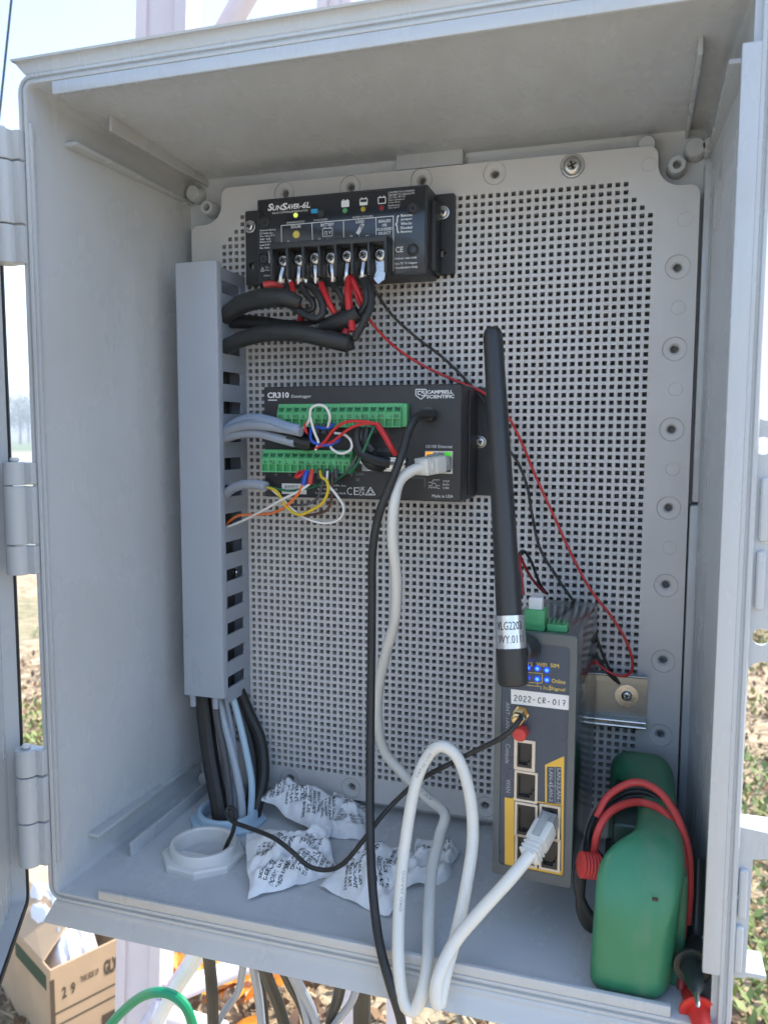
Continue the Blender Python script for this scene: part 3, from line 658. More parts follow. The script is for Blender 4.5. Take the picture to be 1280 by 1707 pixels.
# ethernet jack, serial port, usb plug
a = at(708.5, 789, Y=LY); b = at(755, 752, Y=LY)
def frame_jack(x0, z0, x1, z1, Y, parent, T=None, name='network_jack', t=1.1, proud=.9):
    mb = MB().plate(rrect(x0, z0, x1, z1, .4, 2), [rrect(x0+t, z0+t, x1-t, z1-t, .2, 2)], proud+.3, front(Y-proud))
    if T: mb.xf(T)
    j = mb.build(name, SPOST, parent)
    mb = MB(); xm0, xm1, zm0, zm1 = x0+t, x1-t, z0+t, z1-t; w_ = xm1-xm0; hh = zm1-zm0
    mb.plate([(xm0, zm0), (xm1, zm0), (xm1, zm1), (xm0, zm1)], [[(xm0+.08*w_, zm0+.3*hh), (xm0+.08*w_, zm1-.12*hh), (xm0+.08*w_, zm1-.08*hh), (xm1-.08*w_, zm1-.08*hh), (xm1-.08*w_, zm0+.3*hh), (xm0+.72*w_, zm0+.3*hh), (xm0+.72*w_, zm0+.14*hh), (xm0+.62*w_, zm0+.14*hh), (xm0+.62*w_, zm0+.04*hh), (xm0+.38*w_, zm0+.04*hh), (xm0+.38*w_, zm0+.14*hh), (xm0+.28*w_, zm0+.14*hh), (xm0+.28*w_, zm0+.3*hh)]] if False else
             [[(xm0+.10*w_, zm0+.10*hh), (xm0+.10*w_, zm1-.10*hh), (xm1-.28*w_, zm1-.10*hh), (xm1-.28*w_, zm1-.24*hh), (xm1-.14*w_, zm1-.24*hh), (xm1-.14*w_, zm1-.38*hh), (xm1-.05*w_, zm1-.38*hh), (xm1-.05*w_, zm0+.38*hh), (xm1-.14*w_, zm0+.38*hh), (xm1-.14*w_, zm0+.24*hh), (xm1-.28*w_, zm0+.24*hh), (xm1-.28*w_, zm0+.10*hh)]], 2.2, front(Y-.35))
    mb.box((xm0, Y+1.9, zm0), (xm1, Y+2.3, zm1))
    for q_ in range(6): mb.box((xm0+w_*(.2+.1*q_), Y+.3, zm0+hh*.12), (xm0+w_*(.23+.1*q_), Y+1.9, zm0+hh*.16))
    if T: mb.xf(T)
    mb.build('socket_opening', BLACKP, j)
    return j
j = frame_jack(a.x, a.z, b.x, b.z, LY, dl)
for x, m_ in ((715.5, LEDY), (746, LEDG)):
    c = at(x, 757.5, Y=LY-1); MB().box((c.x-2.4, LY-1.3, c.z-1.5), (c.x+2.4, LY-.4, c.z+1.5), .3).build('led', m_, j)
mb = MB(); a = at(606, 784, Y=LY); b = at(674, 764, Y=LY)
mb.box((a.x-1, LY-1, a.z-.5), (b.x+1, LY+.2, b.z+.5), .8); mb.box((a.x+4, LY-4.5, a.z+.5), (b.x-4, LY, b.z-.5), 1.2); mb.build('serial_port', STEEL, dl)
for x, y in ((609, 768), (673, 768.5)):
    c = at(x, y, Y=LY); MB().lathe((c.x, LY-.9, c.z), (0, -1, 0), [(2.9, 0), (2.9, 3.6), (2.4, 4), (1.3, 4), (1.2, 2.2), (0, 2.2)], 6).build('hex_standoff', STEEL, dl)
MB().tube(W((640, 777, LY-4), (620, 770, LY-9), (608, 758, LY-12)), [4.0, 5.5, 4.2], 10).build('serial_plug', BLACKP, dl)
# ================================================================== RAIL AND ROUTER
rail = thing('mounting_rail', (-40, 0, -308), 'short zinc-plated mounting rail screwed to the panel behind the router', 'rail')
RX0, RX1, RZ = -88, 8.0, -307.5
mb = MB(); pr_ = [(-8.2, 17.2), (-9.3, 17.2), (-9.3, 12.6), (-2.2, 12.4), (-2.2, -12.4), (-9.3, -12.6), (-9.3, -17.2), (-8.2, -17.2), (-8.2, -13.6), (-1.0, -13.4), (-1.0, 13.4), (-8.2, 13.6)]
mb.prism([(y, RZ+z) for y, z in pr_], lambda u, v, d: (RX0+d, u, v), RX1-RX0); mb.build('channel', RAILM, rail)
mb = MB()
for z_, y_ in ((-13.2, -9.3), (-16.6, -9.0)): mb.tube([(RX0+.4, y_, RZ+z_), (RX1-.4, y_, RZ+z_)], 1.25, n=14, sm=1)
mb.build('rolled_edge', STEEL, rail); MB().tube([(RX0+.4, -9.1, RZ+16.9), (RX1-.4, -9.1, RZ+16.9)], .9, n=12, sm=1).build('rolled_edge', RAILM, rail)
c = at(1044, 1160, Y=-3); screw(c.x, -2.3, c.z, 3.4, rail, washer=7.4)
screw(-46, -2.3, RZ, 2.0, rail)
RO = Vector((-73.4, -110, -381)); ya = radians(4.0); RWd, RH, RD = 43.6, 139.6, 99.0
RM = Matrix.Translation(RO) @ Matrix(((cos(ya), sin(ya), 0, 0), (-sin(ya), cos(ya), 0, 0), (0, 0, 1, 0), (0, 0, 0, 1)))
rt = thing('router', (-52, -60, -381), 'dark grey industrial router with lit blue lamps and yellow-framed network ports', 'router')
def RB(mb, name, m_, parent=None, smooth=35): return mb.xf(RM).build(name, m_, parent or rt, smooth)
RB(MB().box((1.2, 3.2, 1.5), (RWd-1.2, RD, RH-1.5), .8, 2), 'metal_case', ROUTM)
mb = MB().plate(rrect(0, 0, RWd, RH, 2.2, 5), [rrect(3.6, 6, RWd-3.6, RH-6, 2, 4)], 3.4, front(0))
mb.plate(rrect(.5, .5, RWd-.5, RH-.5, 2, 4), [rrect(3.2, 5, RWd-3.2, RH-5, 2, 4)], 2.2, front(3.4)); RB(mb, 'bezel', ROUT)
def fl(px, py):
    p = at(px, py, Y=-111.3); return ((p.x-RO.x)/cos(ya), p.z-RO.z)
PF = lambda u, v, d: (u, .75+d, v)
# membrane with its openings
pc = {}
def pxr(x0, y0, x1, y1): a = fl(x0, y1); b = fl(x1, y0); return a[0], a[1], b[0], b[1]
ports = [('console', pxr(855.5, 1236, 892, 1283)), ('wan', pxr(856, 1289, 896, 1335)), ('lan', pxr(856.5, 1342, 896, 1394)), ('lan', pxr(897.5, 1344, 934, 1397)), ('lan', pxr(857, 1396, 896, 1442)), ('lan', pxr(897.5, 1399, 934, 1448))]
RB(MB().plate(rrect(3.4, 5.8, RWd-3.4, RH-5.8, 2, 4), [[(p[0]+.2, p[1]+.2), (p[2]-.2, p[1]+.2), (p[2]-.2, p[3]-.2), (p[0]+.2, p[3]-.2)] for _, p in ports[:2]]+[[(ports[4][1][0], ports[4][1][1]+.2), (ports[5][1][2], ports[4][1][1]+.2), (ports[5][1][2], ports[3][1][3]-.1), (ports[4][1][0], ports[2][1][3]-.1)]], 1.5, lambda u, v, d: (u, .8+d, v)), 'membrane', ROUTF)
for i, (nm, p) in enumerate(ports):
    j = frame_jack(p[0], p[1], p[2], p[3], .7, rt, T=RM, t=1.3 if i else 1.7, proud=.5)
def inv_children(): pass
mb = MB()
def ypoly(pts): mb.add([PF(*fl(*p), -.04) for p in pts], [tuple(range(len(pts)))])
ypoly([(840, 1331), (856, 1333), (856, 1449), (840, 1443)]); ypoly([(853, 1333), (938, 1343), (938, 1341), (853, 1331)])
ypoly([(935, 1262), (940, 1260), (938, 1461), (935, 1461)]); ypoly([(841, 1444), (938, 1451), (938, 1461), (841, 1452)])
ypoly([(908, 1275), (935, 1262), (935, 1278), (908, 1278)]); ypoly([(908, 1278), (911, 1278), (911, 1340), (908, 1340)]); ypoly([(908, 1338), (936, 1340), (936, 1343), (908, 1341)])
ypoly([(911, 1307), (936, 1308), (936, 1310), (911, 1309)]) if False else None
RB(mb, 'yellow_border', YELLOW, smooth=0)
mb = MB()
def rtext(s_, px, py, L_, h, rot=False, bold=.0, M_=None):
    """centre in pixels, length and height in mm"""
    u, v = fl(px, py); mbx = M_ or mb
    if rot: text(mbx, s_, lambda a_, b_, d: PF(u+b_, v-a_, d), -L_/2, -h/2, L_/2, h, bold)
    else: text(mbx, s_, lambda a_, b_, d: PF(u+a_, v+b_, d), -L_/2, -h/2, L_/2, h, bold)
rtext('ANT-1', 845, 1186, 9.5, 2.2, True); rtext('ANT-2', 845, 1216, 9.5, 2.2, True); rtext('Console', 845, 1258, 11, 2.4, True); rtext('WAN', 846, 1312, 7.5, 2.4, True)
rtext('LAN-3', 931, 1294, 9, 2.0, True, .01); rtext('LAN-1', 931, 1325, 9, 2.0, True, .01); rtext('LAN-4', 918, 1294, 9, 2.0, True, .01); rtext('LAN-2', 918, 1323, 9, 2.0, True, .01)
def rseg(p, q, w_=.22):
    a = Vector(fl(*p)); b = Vector(fl(*q)); d = (b-a).normalized(); n_ = Vector((-d.y, d.x))*w_/2
    mb.add([PF(*(a+n_), -.03), PF(*(b+n_), -.03), PF(*(b-n_), -.03), PF(*(a-n_), -.03)], [(0, 1, 2, 3)])
for p, q in (((924.5, 1279), (924.5, 1338)), ((911, 1309), (936, 1310))): rseg(p, q)
RB(mb, 'grey_lettering', mat('pale_print', (.34, .37, .40), .5), smooth=0)
mb = MB()
rtext('WIFI', 902, 1108.5, 5.6, 2.2); rtext('SIM', 924, 1109.5, 4.4, 2.2); rtext('SYS', 880, 1107.5, 4.6, 2.2); rtext('Online', 930.5, 1135.5, 7.2, 2.2); rtext('Signal', 929.5, 1149, 7.4, 2.2)
for p, q in (((872, 1121), (903, 1123)), ((903, 1123), (903, 1139)), ((872, 1138), (903, 1139)), ((878, 1139), (878, 1143)), ((895, 1140), (895, 1144)), ((878, 1143), (901, 1145)), ((901, 1145), (901, 1150)), ((906, 1143), (906, 1150)), ((909, 1145), (909, 1150)), ((912, 1146), (912, 1151)), ((915, 1143), (915, 1151)), ((917, 1142), (917, 1151))): rseg(p, q)
RB(mb, 'amber_lettering', PRINTY, smooth=0)
for x, y in ((879, 1113.5), (895, 1114.5), (911, 1117), (878, 1130.5), (895, 1132), (911, 1133)):
    u, v = fl(x, y); l_ = RB(MB().lathe((u, .8, v), (0, -1, 0), [(1.55, 0), (1.5, .45), (1.0, .8)], 14), 'indicator_lamp', LEDB)
    RB(MB().lathe((u, .8, v), (0, -1, 0), [(1.05, .6), (.7, .95), (0, 1.05)], 12), 'lamp_core', LEDBW, l_)
# hand-lettered tape
mb = MB(); P_ = [fl(850.5, 1150), fl(949.5, 1159), fl(949, 1183), fl(851, 1174)]
mb.prism(P_, lambda u, v, d: (u, .55+d, v), .2); tp = RB(mb, 'label_tape', TAPE, smooth=0)
mb = MB(); s0 = Vector(fl(856, 1168.5)); s1 = Vector(fl(945, 1176.5)); dd = (s1-s0); Lh = dd.length; dd.normalize(); n_ = Vector((-dd.y, dd.x))
def hw_(u, v, d): q = s0+dd*u+n_*v; return (q.x, .5+d*.3, q.y)
strokes = {'2': [[(0, .8), (.25, 1), (.55, .85), (.5, .6), (0, 0), (.6, .02)]], '0': [[(.3, 1), (.03, .7), (.05, .25), (.3, 0), (.58, .3), (.55, .75), (.3, 1)]], '-': [[(.0, .45), (.5, .48)]],
           'C': [[(.55, .85), (.3, 1), (.02, .6), (.1, .1), (.35, 0), (.58, .15)]], 'R': [[(.05, 0), (.08, 1), (.45, .95), (.5, .65), (.1, .5), (.55, 0)]], '1': [[(.25, 1), (.25, 0)]], '7': [[(0, .95), (.55, .98), (.25, 0)], [(.12, .5), (.5, .52)]]}
cx_ = 0; wds = Lh/14.4
for ch in '2022-CR-017':
    for st_ in strokes[ch]:
        jit = random.uniform(-.12, .12)
        mb.tube([hw_(cx_+x*wds*1.35, 3.1*y+jit, 0) for x, y in st_], .22, n=5, sm=3)
    cx_ += wds*1.28 if ch != '-' else wds*1.45
RB(mb, 'handwriting', PRINTK, tp)
# antenna socket with plug, red cap
u, v = fl(868, 1190)
s_ = RB(MB().lathe((u, .8, v), (0, -1, 0), [(4.4, 0), (4.4, 1.2), (3.0, 1.3), (3.0, 4), (3.9, 4), (4.0, 4.4), (4.0, 9), (3.4, 9.6), (3.4, 11), (2.5, 11.4), (2.2, 13.4), (0, 13.4)], 6, a0=.2), 'antenna_connector', GOLD)
mb = MB(); u2, v2 = fl(869, 1219); RB(mb.lathe((u2, .8, v2), (0, -1, 0), [(3.6, 0), (3.9, .6), (3.9, 6.4), (3.4, 7.4), (0, 7.8)], 24), 'red_cap', REDP)
# top: green power plug and socket
tb = RB(MB().box((13.0, 12, RH-1.6), (24.0, 24, RH+9.5), .6).box((14, 11.3, RH+1), (23, 12.4, RH+5), .3), 'power_terminal', TGREEN)
mb = MB().box((25.0, 14, RH-1.6), (36, 22, RH+2.0), .4)
for i in range(4): mb.box((26+i*2.6, 14.5, RH+2), (26.4+i*2.6, 21.5, RH+4.4), 0)
RB(mb, 'spare_terminal', TGREEN)
RB(MB().box((14.5, 15, RH+9), (22, 21, RH+16), .7), 'white_plug', TAPE)
# side screws / seam
RB(MB().box((RWd-1.25, 6.0, 4), (RWd-.95, 6.5, RH-4)), 'case_seam', DKSHADE_SEAM)

# ================================================================== ANTENNA
ant = thing('antenna', (-62, -128, -268), 'long black rod antenna with a silver label band, standing in front of the router', 'antenna')
A1 = at(820.5, 546, Y=-100); A0 = at(855.5, 1143, Y=-131); ad = (A1-A0); AL = ad.length; ad.normalize()
MB().lathe(A0, ad, [(0, 0), (6.2, 0), (7.6, .8), (8.1, 3), (8.1, 19.5)], 36).build('antenna_base', BLACKP, ant)
r_at = lambda t: 7.2*(1-t)+5.2*t
MB().lathe(A0, ad, [(8.0, 19.4), (7.4, 19.6), (r_at(.1), AL*.1), (r_at(.3), AL*.3), (r_at(.6), AL*.6), (r_at(.97), AL*.97), (4.9, AL*.985), (4.0, AL*.995), (2.4, AL), (0, AL)], 36).build('antenna_rod', BLACKP, ant)
t0, t1 = 19.5/AL, 36.5/AL
MB().lathe(A0, ad, [(7.9, t0*AL), (7.95, t0*AL), (7.75, t1*AL), (7.6, t1*AL)], 40).build('label_band', SILVER, ant)
uu = Vector((1, 0, 0)); uu = (uu-ad*uu.dot(ad)).normalized(); vv_ = ad.cross(uu)
if vv_.y > 0: vv_ = -vv_
tocam = (Vector(CP)-A0); tocam = (tocam-ad*tocam.dot(ad)).normalized(); th0 = math.atan2(tocam.dot(vv_), tocam.dot(uu))
def wrapF(h0):
    def F(u, v, d):
        a_ = th0+.0-u/7.9; q = A0+ad*(h0+v)+(uu*cos(a_)+vv_*sin(a_))*7.99; return q
    return F
mb = MB(); text(mb, 'VLG2203', wrapF(29.2), -7.6, 0, 6.6, 4.2); text(mb, '.WY.0111', wrapF(22.3), -7.6, 0, 7.4, 4.2); mb.build('band_lettering', PRINTK, ant, smooth=0)
k0 = A0+ad*17; MB().cyl(k0+Vector((3, 2, 0)), k0+Vector((7, 17, -1)), 7.0, 24).build('antenna_knuckle', BLACKP, ant)

# ================================================================== CABLES AND WIRES
g = 'loose cables in the enclosure'
eth = thing('network_cable', at(690, 780, Y=-70), 'white network cable looping from the datalogger over the rim to a yellow-framed port', 'cable', g)
pts = W((722, 777, -66), (705, 779, -68), (684, 786, -72), (665, 804, -76), (656, 845, -80), (654, 900, -78), (660, 960, -72), (658, 1030, -66), (644, 1085, -60), (632, 1140, -52), (629, 1195, -46), (640, 1250, -40), (672, 1290, -42), (712, 1330, -56), (741, 1356, -70), (733, 1392, -80), (720, 1450, -100), (714, 1530, -128), (713, 1600, -152), (705, 1650, -163), (690, 1684, -166), (672, 1668, -165), (664, 1600, -158), (666, 1500, -140), (676, 1400, -126), (692, 1310, -118), (712, 1262, -114), (735, 1244, -114), (762, 1262, -114), (782, 1320, -117), (788, 1390, -122), (780, 1460, -132), (762, 1550, -146), (742, 1625, -160), (733, 1672, -167), (727, 1668, -168), (730, 1630, -165), (757, 1572, -156), (800, 1520, -150), (850, 1465, -143), (884, 1424, -134))
MB().tube(pts, 3.35, n=14, sm=6).build('cable_jacket', WHITEC, eth)
def rj(p0, p1, w_, h_, name):
    """plug from p0 (cable side) to p1 (socket side)"""
    d = (p1-p0); Lp = d.length; d.normalize(); x_ = d.cross(Vector((0, 0, 1))).normalized(); z_ = x_.cross(d)
    M_ = Matrix((( x_.x, d.x, z_.x, p0.x), (x_.y, d.y, z_.y, p0.y), (x_.z, d.z, z_.z, p0.z), (0, 0, 0, 1)))
    mb = MB().box((-w_/2, Lp*.35, -h_/2), (w_/2, Lp*.8, h_/2), 1.6, 3, M_)
    mb.box((-w_*.42, 0, -h_*.45), (w_*.42, Lp*.5, h_*.45), 2.2, 3, M_)
    for i in range(4): mb.box((-w_*.46, Lp*(.05+.09*i), -h_*.49), (w_*.46, Lp*(.10+.09*i), h_*.49), .5, 2, M_)
    a_ = mb.build(name, WHITEC, eth)
    MB().box((-w_*.42, Lp*.78, -h_*.42), (w_*.42, Lp, h_*.42), .4, 2, M_).box((-w_*.2, Lp*.4, h_*.42), (w_*.2, Lp*.9, h_*.62), .3, 2, M_).build('clear_latch', mat('clear_plastic', (.75, .78, .78), .1, trans=.7), a_)
rj(at(700, 779, Y=-70), at(741, 771, Y=-52), 12.5, 10.5, 'plug')
rj(at(880, 1432, Y=-134), at(918, 1362, Y=-111), 11.0, 10.0, 'plug')
# printed marks on the white cable
mb = MB()
def cable_mark(p, ang, s_, L_, h):
    q = at(p[0], p[1], Y=p[2]); ca, sa = cos(ang), sin(ang)
    text(mb, s_, lambda u, v, d: (q.x+u*ca-v*sa, q.y-abs(0)*d-.05, q.z+u*sa+v*ca), -L_/2, -h/2, L_/2, h)
cable_mark((716, 1331, -62.0), -.62, 'CAT.5E', 15, 1.8); cable_mark((668, 1510, -145.8), 1.5, 'PATCH CORD 26AWG', 40, 1.5); cable_mark((706, 1276, -119.8), 1.05, 'CAT.5E UTP', 17, 1.5)
mb.build('jacket_print', PRINTG, eth, smooth=0)
usb = thing('usb_cable', at(715, 692, Y=-56), 'thick black cable from the USB socket hanging straight down over the bottom rim', 'cable', g)
MB().tube(W((722, 690, -58), (706, 692, -64), (692, 698, -70), (680, 722, -74), (670, 757, -78), (650, 810, -82), (631, 860, -84), (621, 920, -84), (620, 1000, -84), (619, 1100, -88), (617, 1250, -100), (617, 1380, -118), (621, 1480, -136), (632, 1570, -152), (650, 1640, -164), (668, 1700, -166), (680, 1770, -160)), 2.55, n=12).build('cable_jacket', RUBBER, usb)
MB().box(at(696, 702, Y=-60), at(728, 683, Y=-50), 1.8, 3).build('plug', BLACKP, usb)
cable('antenna_cable', W((868, 1193, -120), (866, 1200, -124), (855, 1214, -127), (835, 1230, -126), (800, 1248, -118), (760, 1268, -108), (700, 1300, -98), (660, 1335, -98), (635, 1362, -104), (606, 1400, -110), (575, 1437, -112), (548, 1450, -112), (515, 1444, -112), (485, 1418, -110), (455, 1396, -106), (415, 1380, -98), (389, 1370, -92), (379, 1358, -88), (381, 1347, -86), (390, 1348, -86), (393, 1362, -88), (388, 1388, -90), (380, 1405, -88), (372, 1425, -84)), 1.45, RUBBER, 'thin black antenna cable sagging from the gold connector to the open white bushing', group=g)
cable('power_wire', W((582, 463, -36), (590, 485, -40), (602, 512, -38), (632, 553, -28), (668, 586, -18), (712, 613, -12), (758, 634, -9), (806, 655, -9), (843, 690, -10), (868, 735, -10), (893, 795, -10), (922, 858, -11), (950, 920, -12), (982, 980, -13), (1018, 1027, -14), (1042, 1066, -15), (1053, 1098, -15), (1052, 1118, -14), (1040, 1127, -13), (1020, 1123, -13), (1003, 1112, -12), (988, 1098, -12)), .95, RED, 'long thin red wire running from the charge controller diagonally down to the mounting rail', 'wire', 'thin supply wires', n=8)
cable('power_wire', W((617, 470, -40), (630, 492, -36), (655, 527, -26), (697, 565, -16), (738, 596, -10), (775, 632, -8), (808, 672, -8), (838, 735, -9), (862, 770, -9), (878, 810, -9), (887, 860, -10), (900, 915, -11), (930, 965, -12), (960, 1008, -12), (985, 1035, -14), (998, 1075, -14), (1015, 1115, -11), (1032, 1140, -10)), 1.0, RUBBER, 'long thin black wire beside the long red one from charge controller to rail', 'wire', 'thin supply wires', n=8)
cable('power_wire', W((1032, 1140, -9), (1015, 1125, -11), (1000, 1103, -12), (985, 1080, -10), (960, 1060, -8)), .95, RUBBER, 'short black wire end curling in above the rail beside the router', 'wire', 'thin supply wires', n=8)
for i, (pp, m_, lab) in enumerate((
    (((869, 992, -84), (866, 962, -80), (864, 935, -74), (867, 921, -66), (875, 920, -58), (886, 938, -46), (893, 958, -32), (902, 978, -20), (912, 990, -14)), RUBBER, 'black wire arching out of the small white plug on top of the router'),
    (((872, 992, -84), (869, 965, -80), (866, 940, -76), (866, 926, -70), (870, 935, -62), (880, 955, -50), (892, 972, -32), (908, 988, -16)), REDD, 'red wire arching out of the small white plug on top of the router'))):
    cable('plug_wire', W(*pp), .95, m_, lab, 'wire', 'wires to the router plug', n=8)
# --- thick bundle at the charge controller
gb = 'black cables from the duct to the charge controller'
cable('sheathed_cable', W((345, 545, -22), (372, 529, -30), (402, 508, -40), (440, 497, -48), (476, 497, -50), (500, 506, -48)), [5.2, 5.4, 6.4, 6.6, 6.0, 4.2], RUBBER, 'uppermost thick black cable sleeve leaving the duct', group=gb, n=14)
sleeve = cable('sheathed_cable', W((345, 542, -18), (380, 536, -22), (430, 538, -28), (480, 545, -34), (530, 549, -40), (570, 536, -44), (598, 522, -44)), [4.6, 5, 4.6, 4.6, 6.2, 6.6, 5.2], SHRINK, 'middle black cable ending in a printed shrink sleeve below the terminals', group=gb, n=14)
cable('sheathed_cable', W((345, 592, -22), (374, 579, -30), (408, 564, -42), (450, 555, -50), (500, 556, -54), (545, 565, -54), (582, 573, -52)), [4.6, 5.2, 5.4, 5.6, 5.4, 5.6, 5.8], RUBBER, 'lowest thick black cable leaving the duct, ending in a square cut', group=gb, n=14)
mb = MB(); q = at(510, 557, Y=-47); 
a_ = at(502, 549, Y=-47.4); text(mb, 'TUBE 125°C', lambda u, v, d: (a_.x+u*.98-v*.12, -46.9, a_.z-1.5+u*.14+v), 0, 0, 30, 3.0)
mb.build('printing', PRINTG, sleeve, smooth=0)
col_w = [
    (((470, 478, -38), (455, 474, -44), (440, 476, -46)), [1.6, 2.2, 2.6], REDP, 'short red crimp sleeve sticking out to the left below the first terminal'),
    (((477, 474, -40), (480, 482, -42), (470, 486, -46), (462, 484, -48)), 1.5, RUBBER, 'thin black wire tucked behind the red crimp sleeve'),
    (((486, 472, -38), (489, 488, -42), (494, 502, -44), (500, 520, -40), (502, 535, -36)), 1.9, RED, 'thick red wire below the first terminal'),
    (((502, 474, -38), (510, 490, -42), (521, 503, -44), (522, 514, -44), (508, 519, -44), (490, 512, -44), (476, 506, -44)), 2.0, RUBBER, 'black wire looping back left below the second terminal'),
    (((514, 474, -38), (528, 488, -44), (537, 505, -46), (538, 522, -47), (527, 531, -48), (508, 525, -48), (488, 512, -47), (470, 500, -46)), 2.3, RUBBER, 'thicker black wire making the wide loop below the second terminal'),
    (((535, 473, -38), (541, 488, -42), (550, 508, -44), (560, 524, -42), (566, 530, -40)), 2.1, RED, 'thick red wire slanting right below the third terminal'),
    (((554, 474, -38), (563, 484, -42), (572, 500, -42), (573, 520, -38), (574, 532, -36)), 1.9, RUBBER, 'black wire bending down below the fourth terminal'),
    (((581, 462, -38), (580, 490, -44), (583, 520, -46), (588, 552, -48)), [2.1, 2.5, 2.5, 2.5], RED, 'thickest red wire hanging straight down below the fifth terminal'),
    (((584, 462, -37), (594, 480, -38), (602, 497, -38), (606, 512, -36), (604, 526, -36)), 2.0, RED, 'second red wire bowing right behind the straight red one'),
    (((604, 466, -38), (610, 485, -42), (611, 503, -42), (602, 520, -42), (590, 534, -40)), 2.3, RUBBER, 'black wire bowing left below the sixth terminal'),
    (((611, 466, -39), (618, 486, -44), (618, 508, -46), (610, 530, -48), (598, 552, -48), (590, 566, -48)), 2.4, RUBBER, 'outer black wire curving from the sixth terminal down to the cut cable end'),
    (((490, 545, -32), (500, 538, -36), (503, 525, -38)), 2.6, REDD, 'dark red wire stub between the black sleeves'),
    (((566, 572, -46), (572, 562, -48), (578, 551, -46)), 2.6, REDD, 'dark red core peeping out above the cut cable end')]
for i, (pp, r, m_, lab) in enumerate(col_w): cable('terminal_wire', W(*pp), r, m_, lab, 'wire', 'wires below the charge controller terminals', n=10)
tag(MB().box(at(566, 583, Y=-53), at(592, 560, Y=-44), 2.0, 2).build('cable_end', RUBBER), 'square black cut cable end below the straight red wire', 'cable end')
# --- grey sensor cables into the datalogger
gs = 'grey sensor cables from the duct to the datalogger'
cable('sensor_cable', W((352, 722, -26), (378, 714, -34), (400, 702, -44), (425, 697, -54), (455, 703, -62), (480, 712, -66), (500, 716, -66)), 3.3, mat('bluish_cable_jacket', (.24, .31, .42), .45), 'bluish grey sensor cable, top one of three', group=gs)
cable('sensor_cable', W((352, 730, -26), (376, 721, -36), (402, 711, -48), (435, 709, -58), (470, 714, -64), (502, 720, -67)), 3.0, GREYC, 'light grey sensor cable, middle one of three', group=gs)
cable('sensor_cable', W((352, 742, -26), (374, 732, -34), (400, 724, -44), (432, 723, -54), (465, 731, -60), (492, 738, -62)), 3.0, GREYC, 'light grey sensor cable, lowest of three', group=gs)
cable('shrink_sleeve', W((482, 728, -60), (505, 738, -60), (520, 740, -60)), [4.2, 4.6, 4.0], SHRINK, 'black shrink sleeve on the end of the lowest grey cable', 'sleeve')
cable('sensor_cable', W((352, 835, -24), (372, 829, -30), (385, 816, -40), (405, 808, -50), (428, 807, -56), (444, 811, -58)), 3.2, GREYC, 'single grey cable entering below the lower green terminals', group=gs)
gd = 'coloured wires at the datalogger terminals'
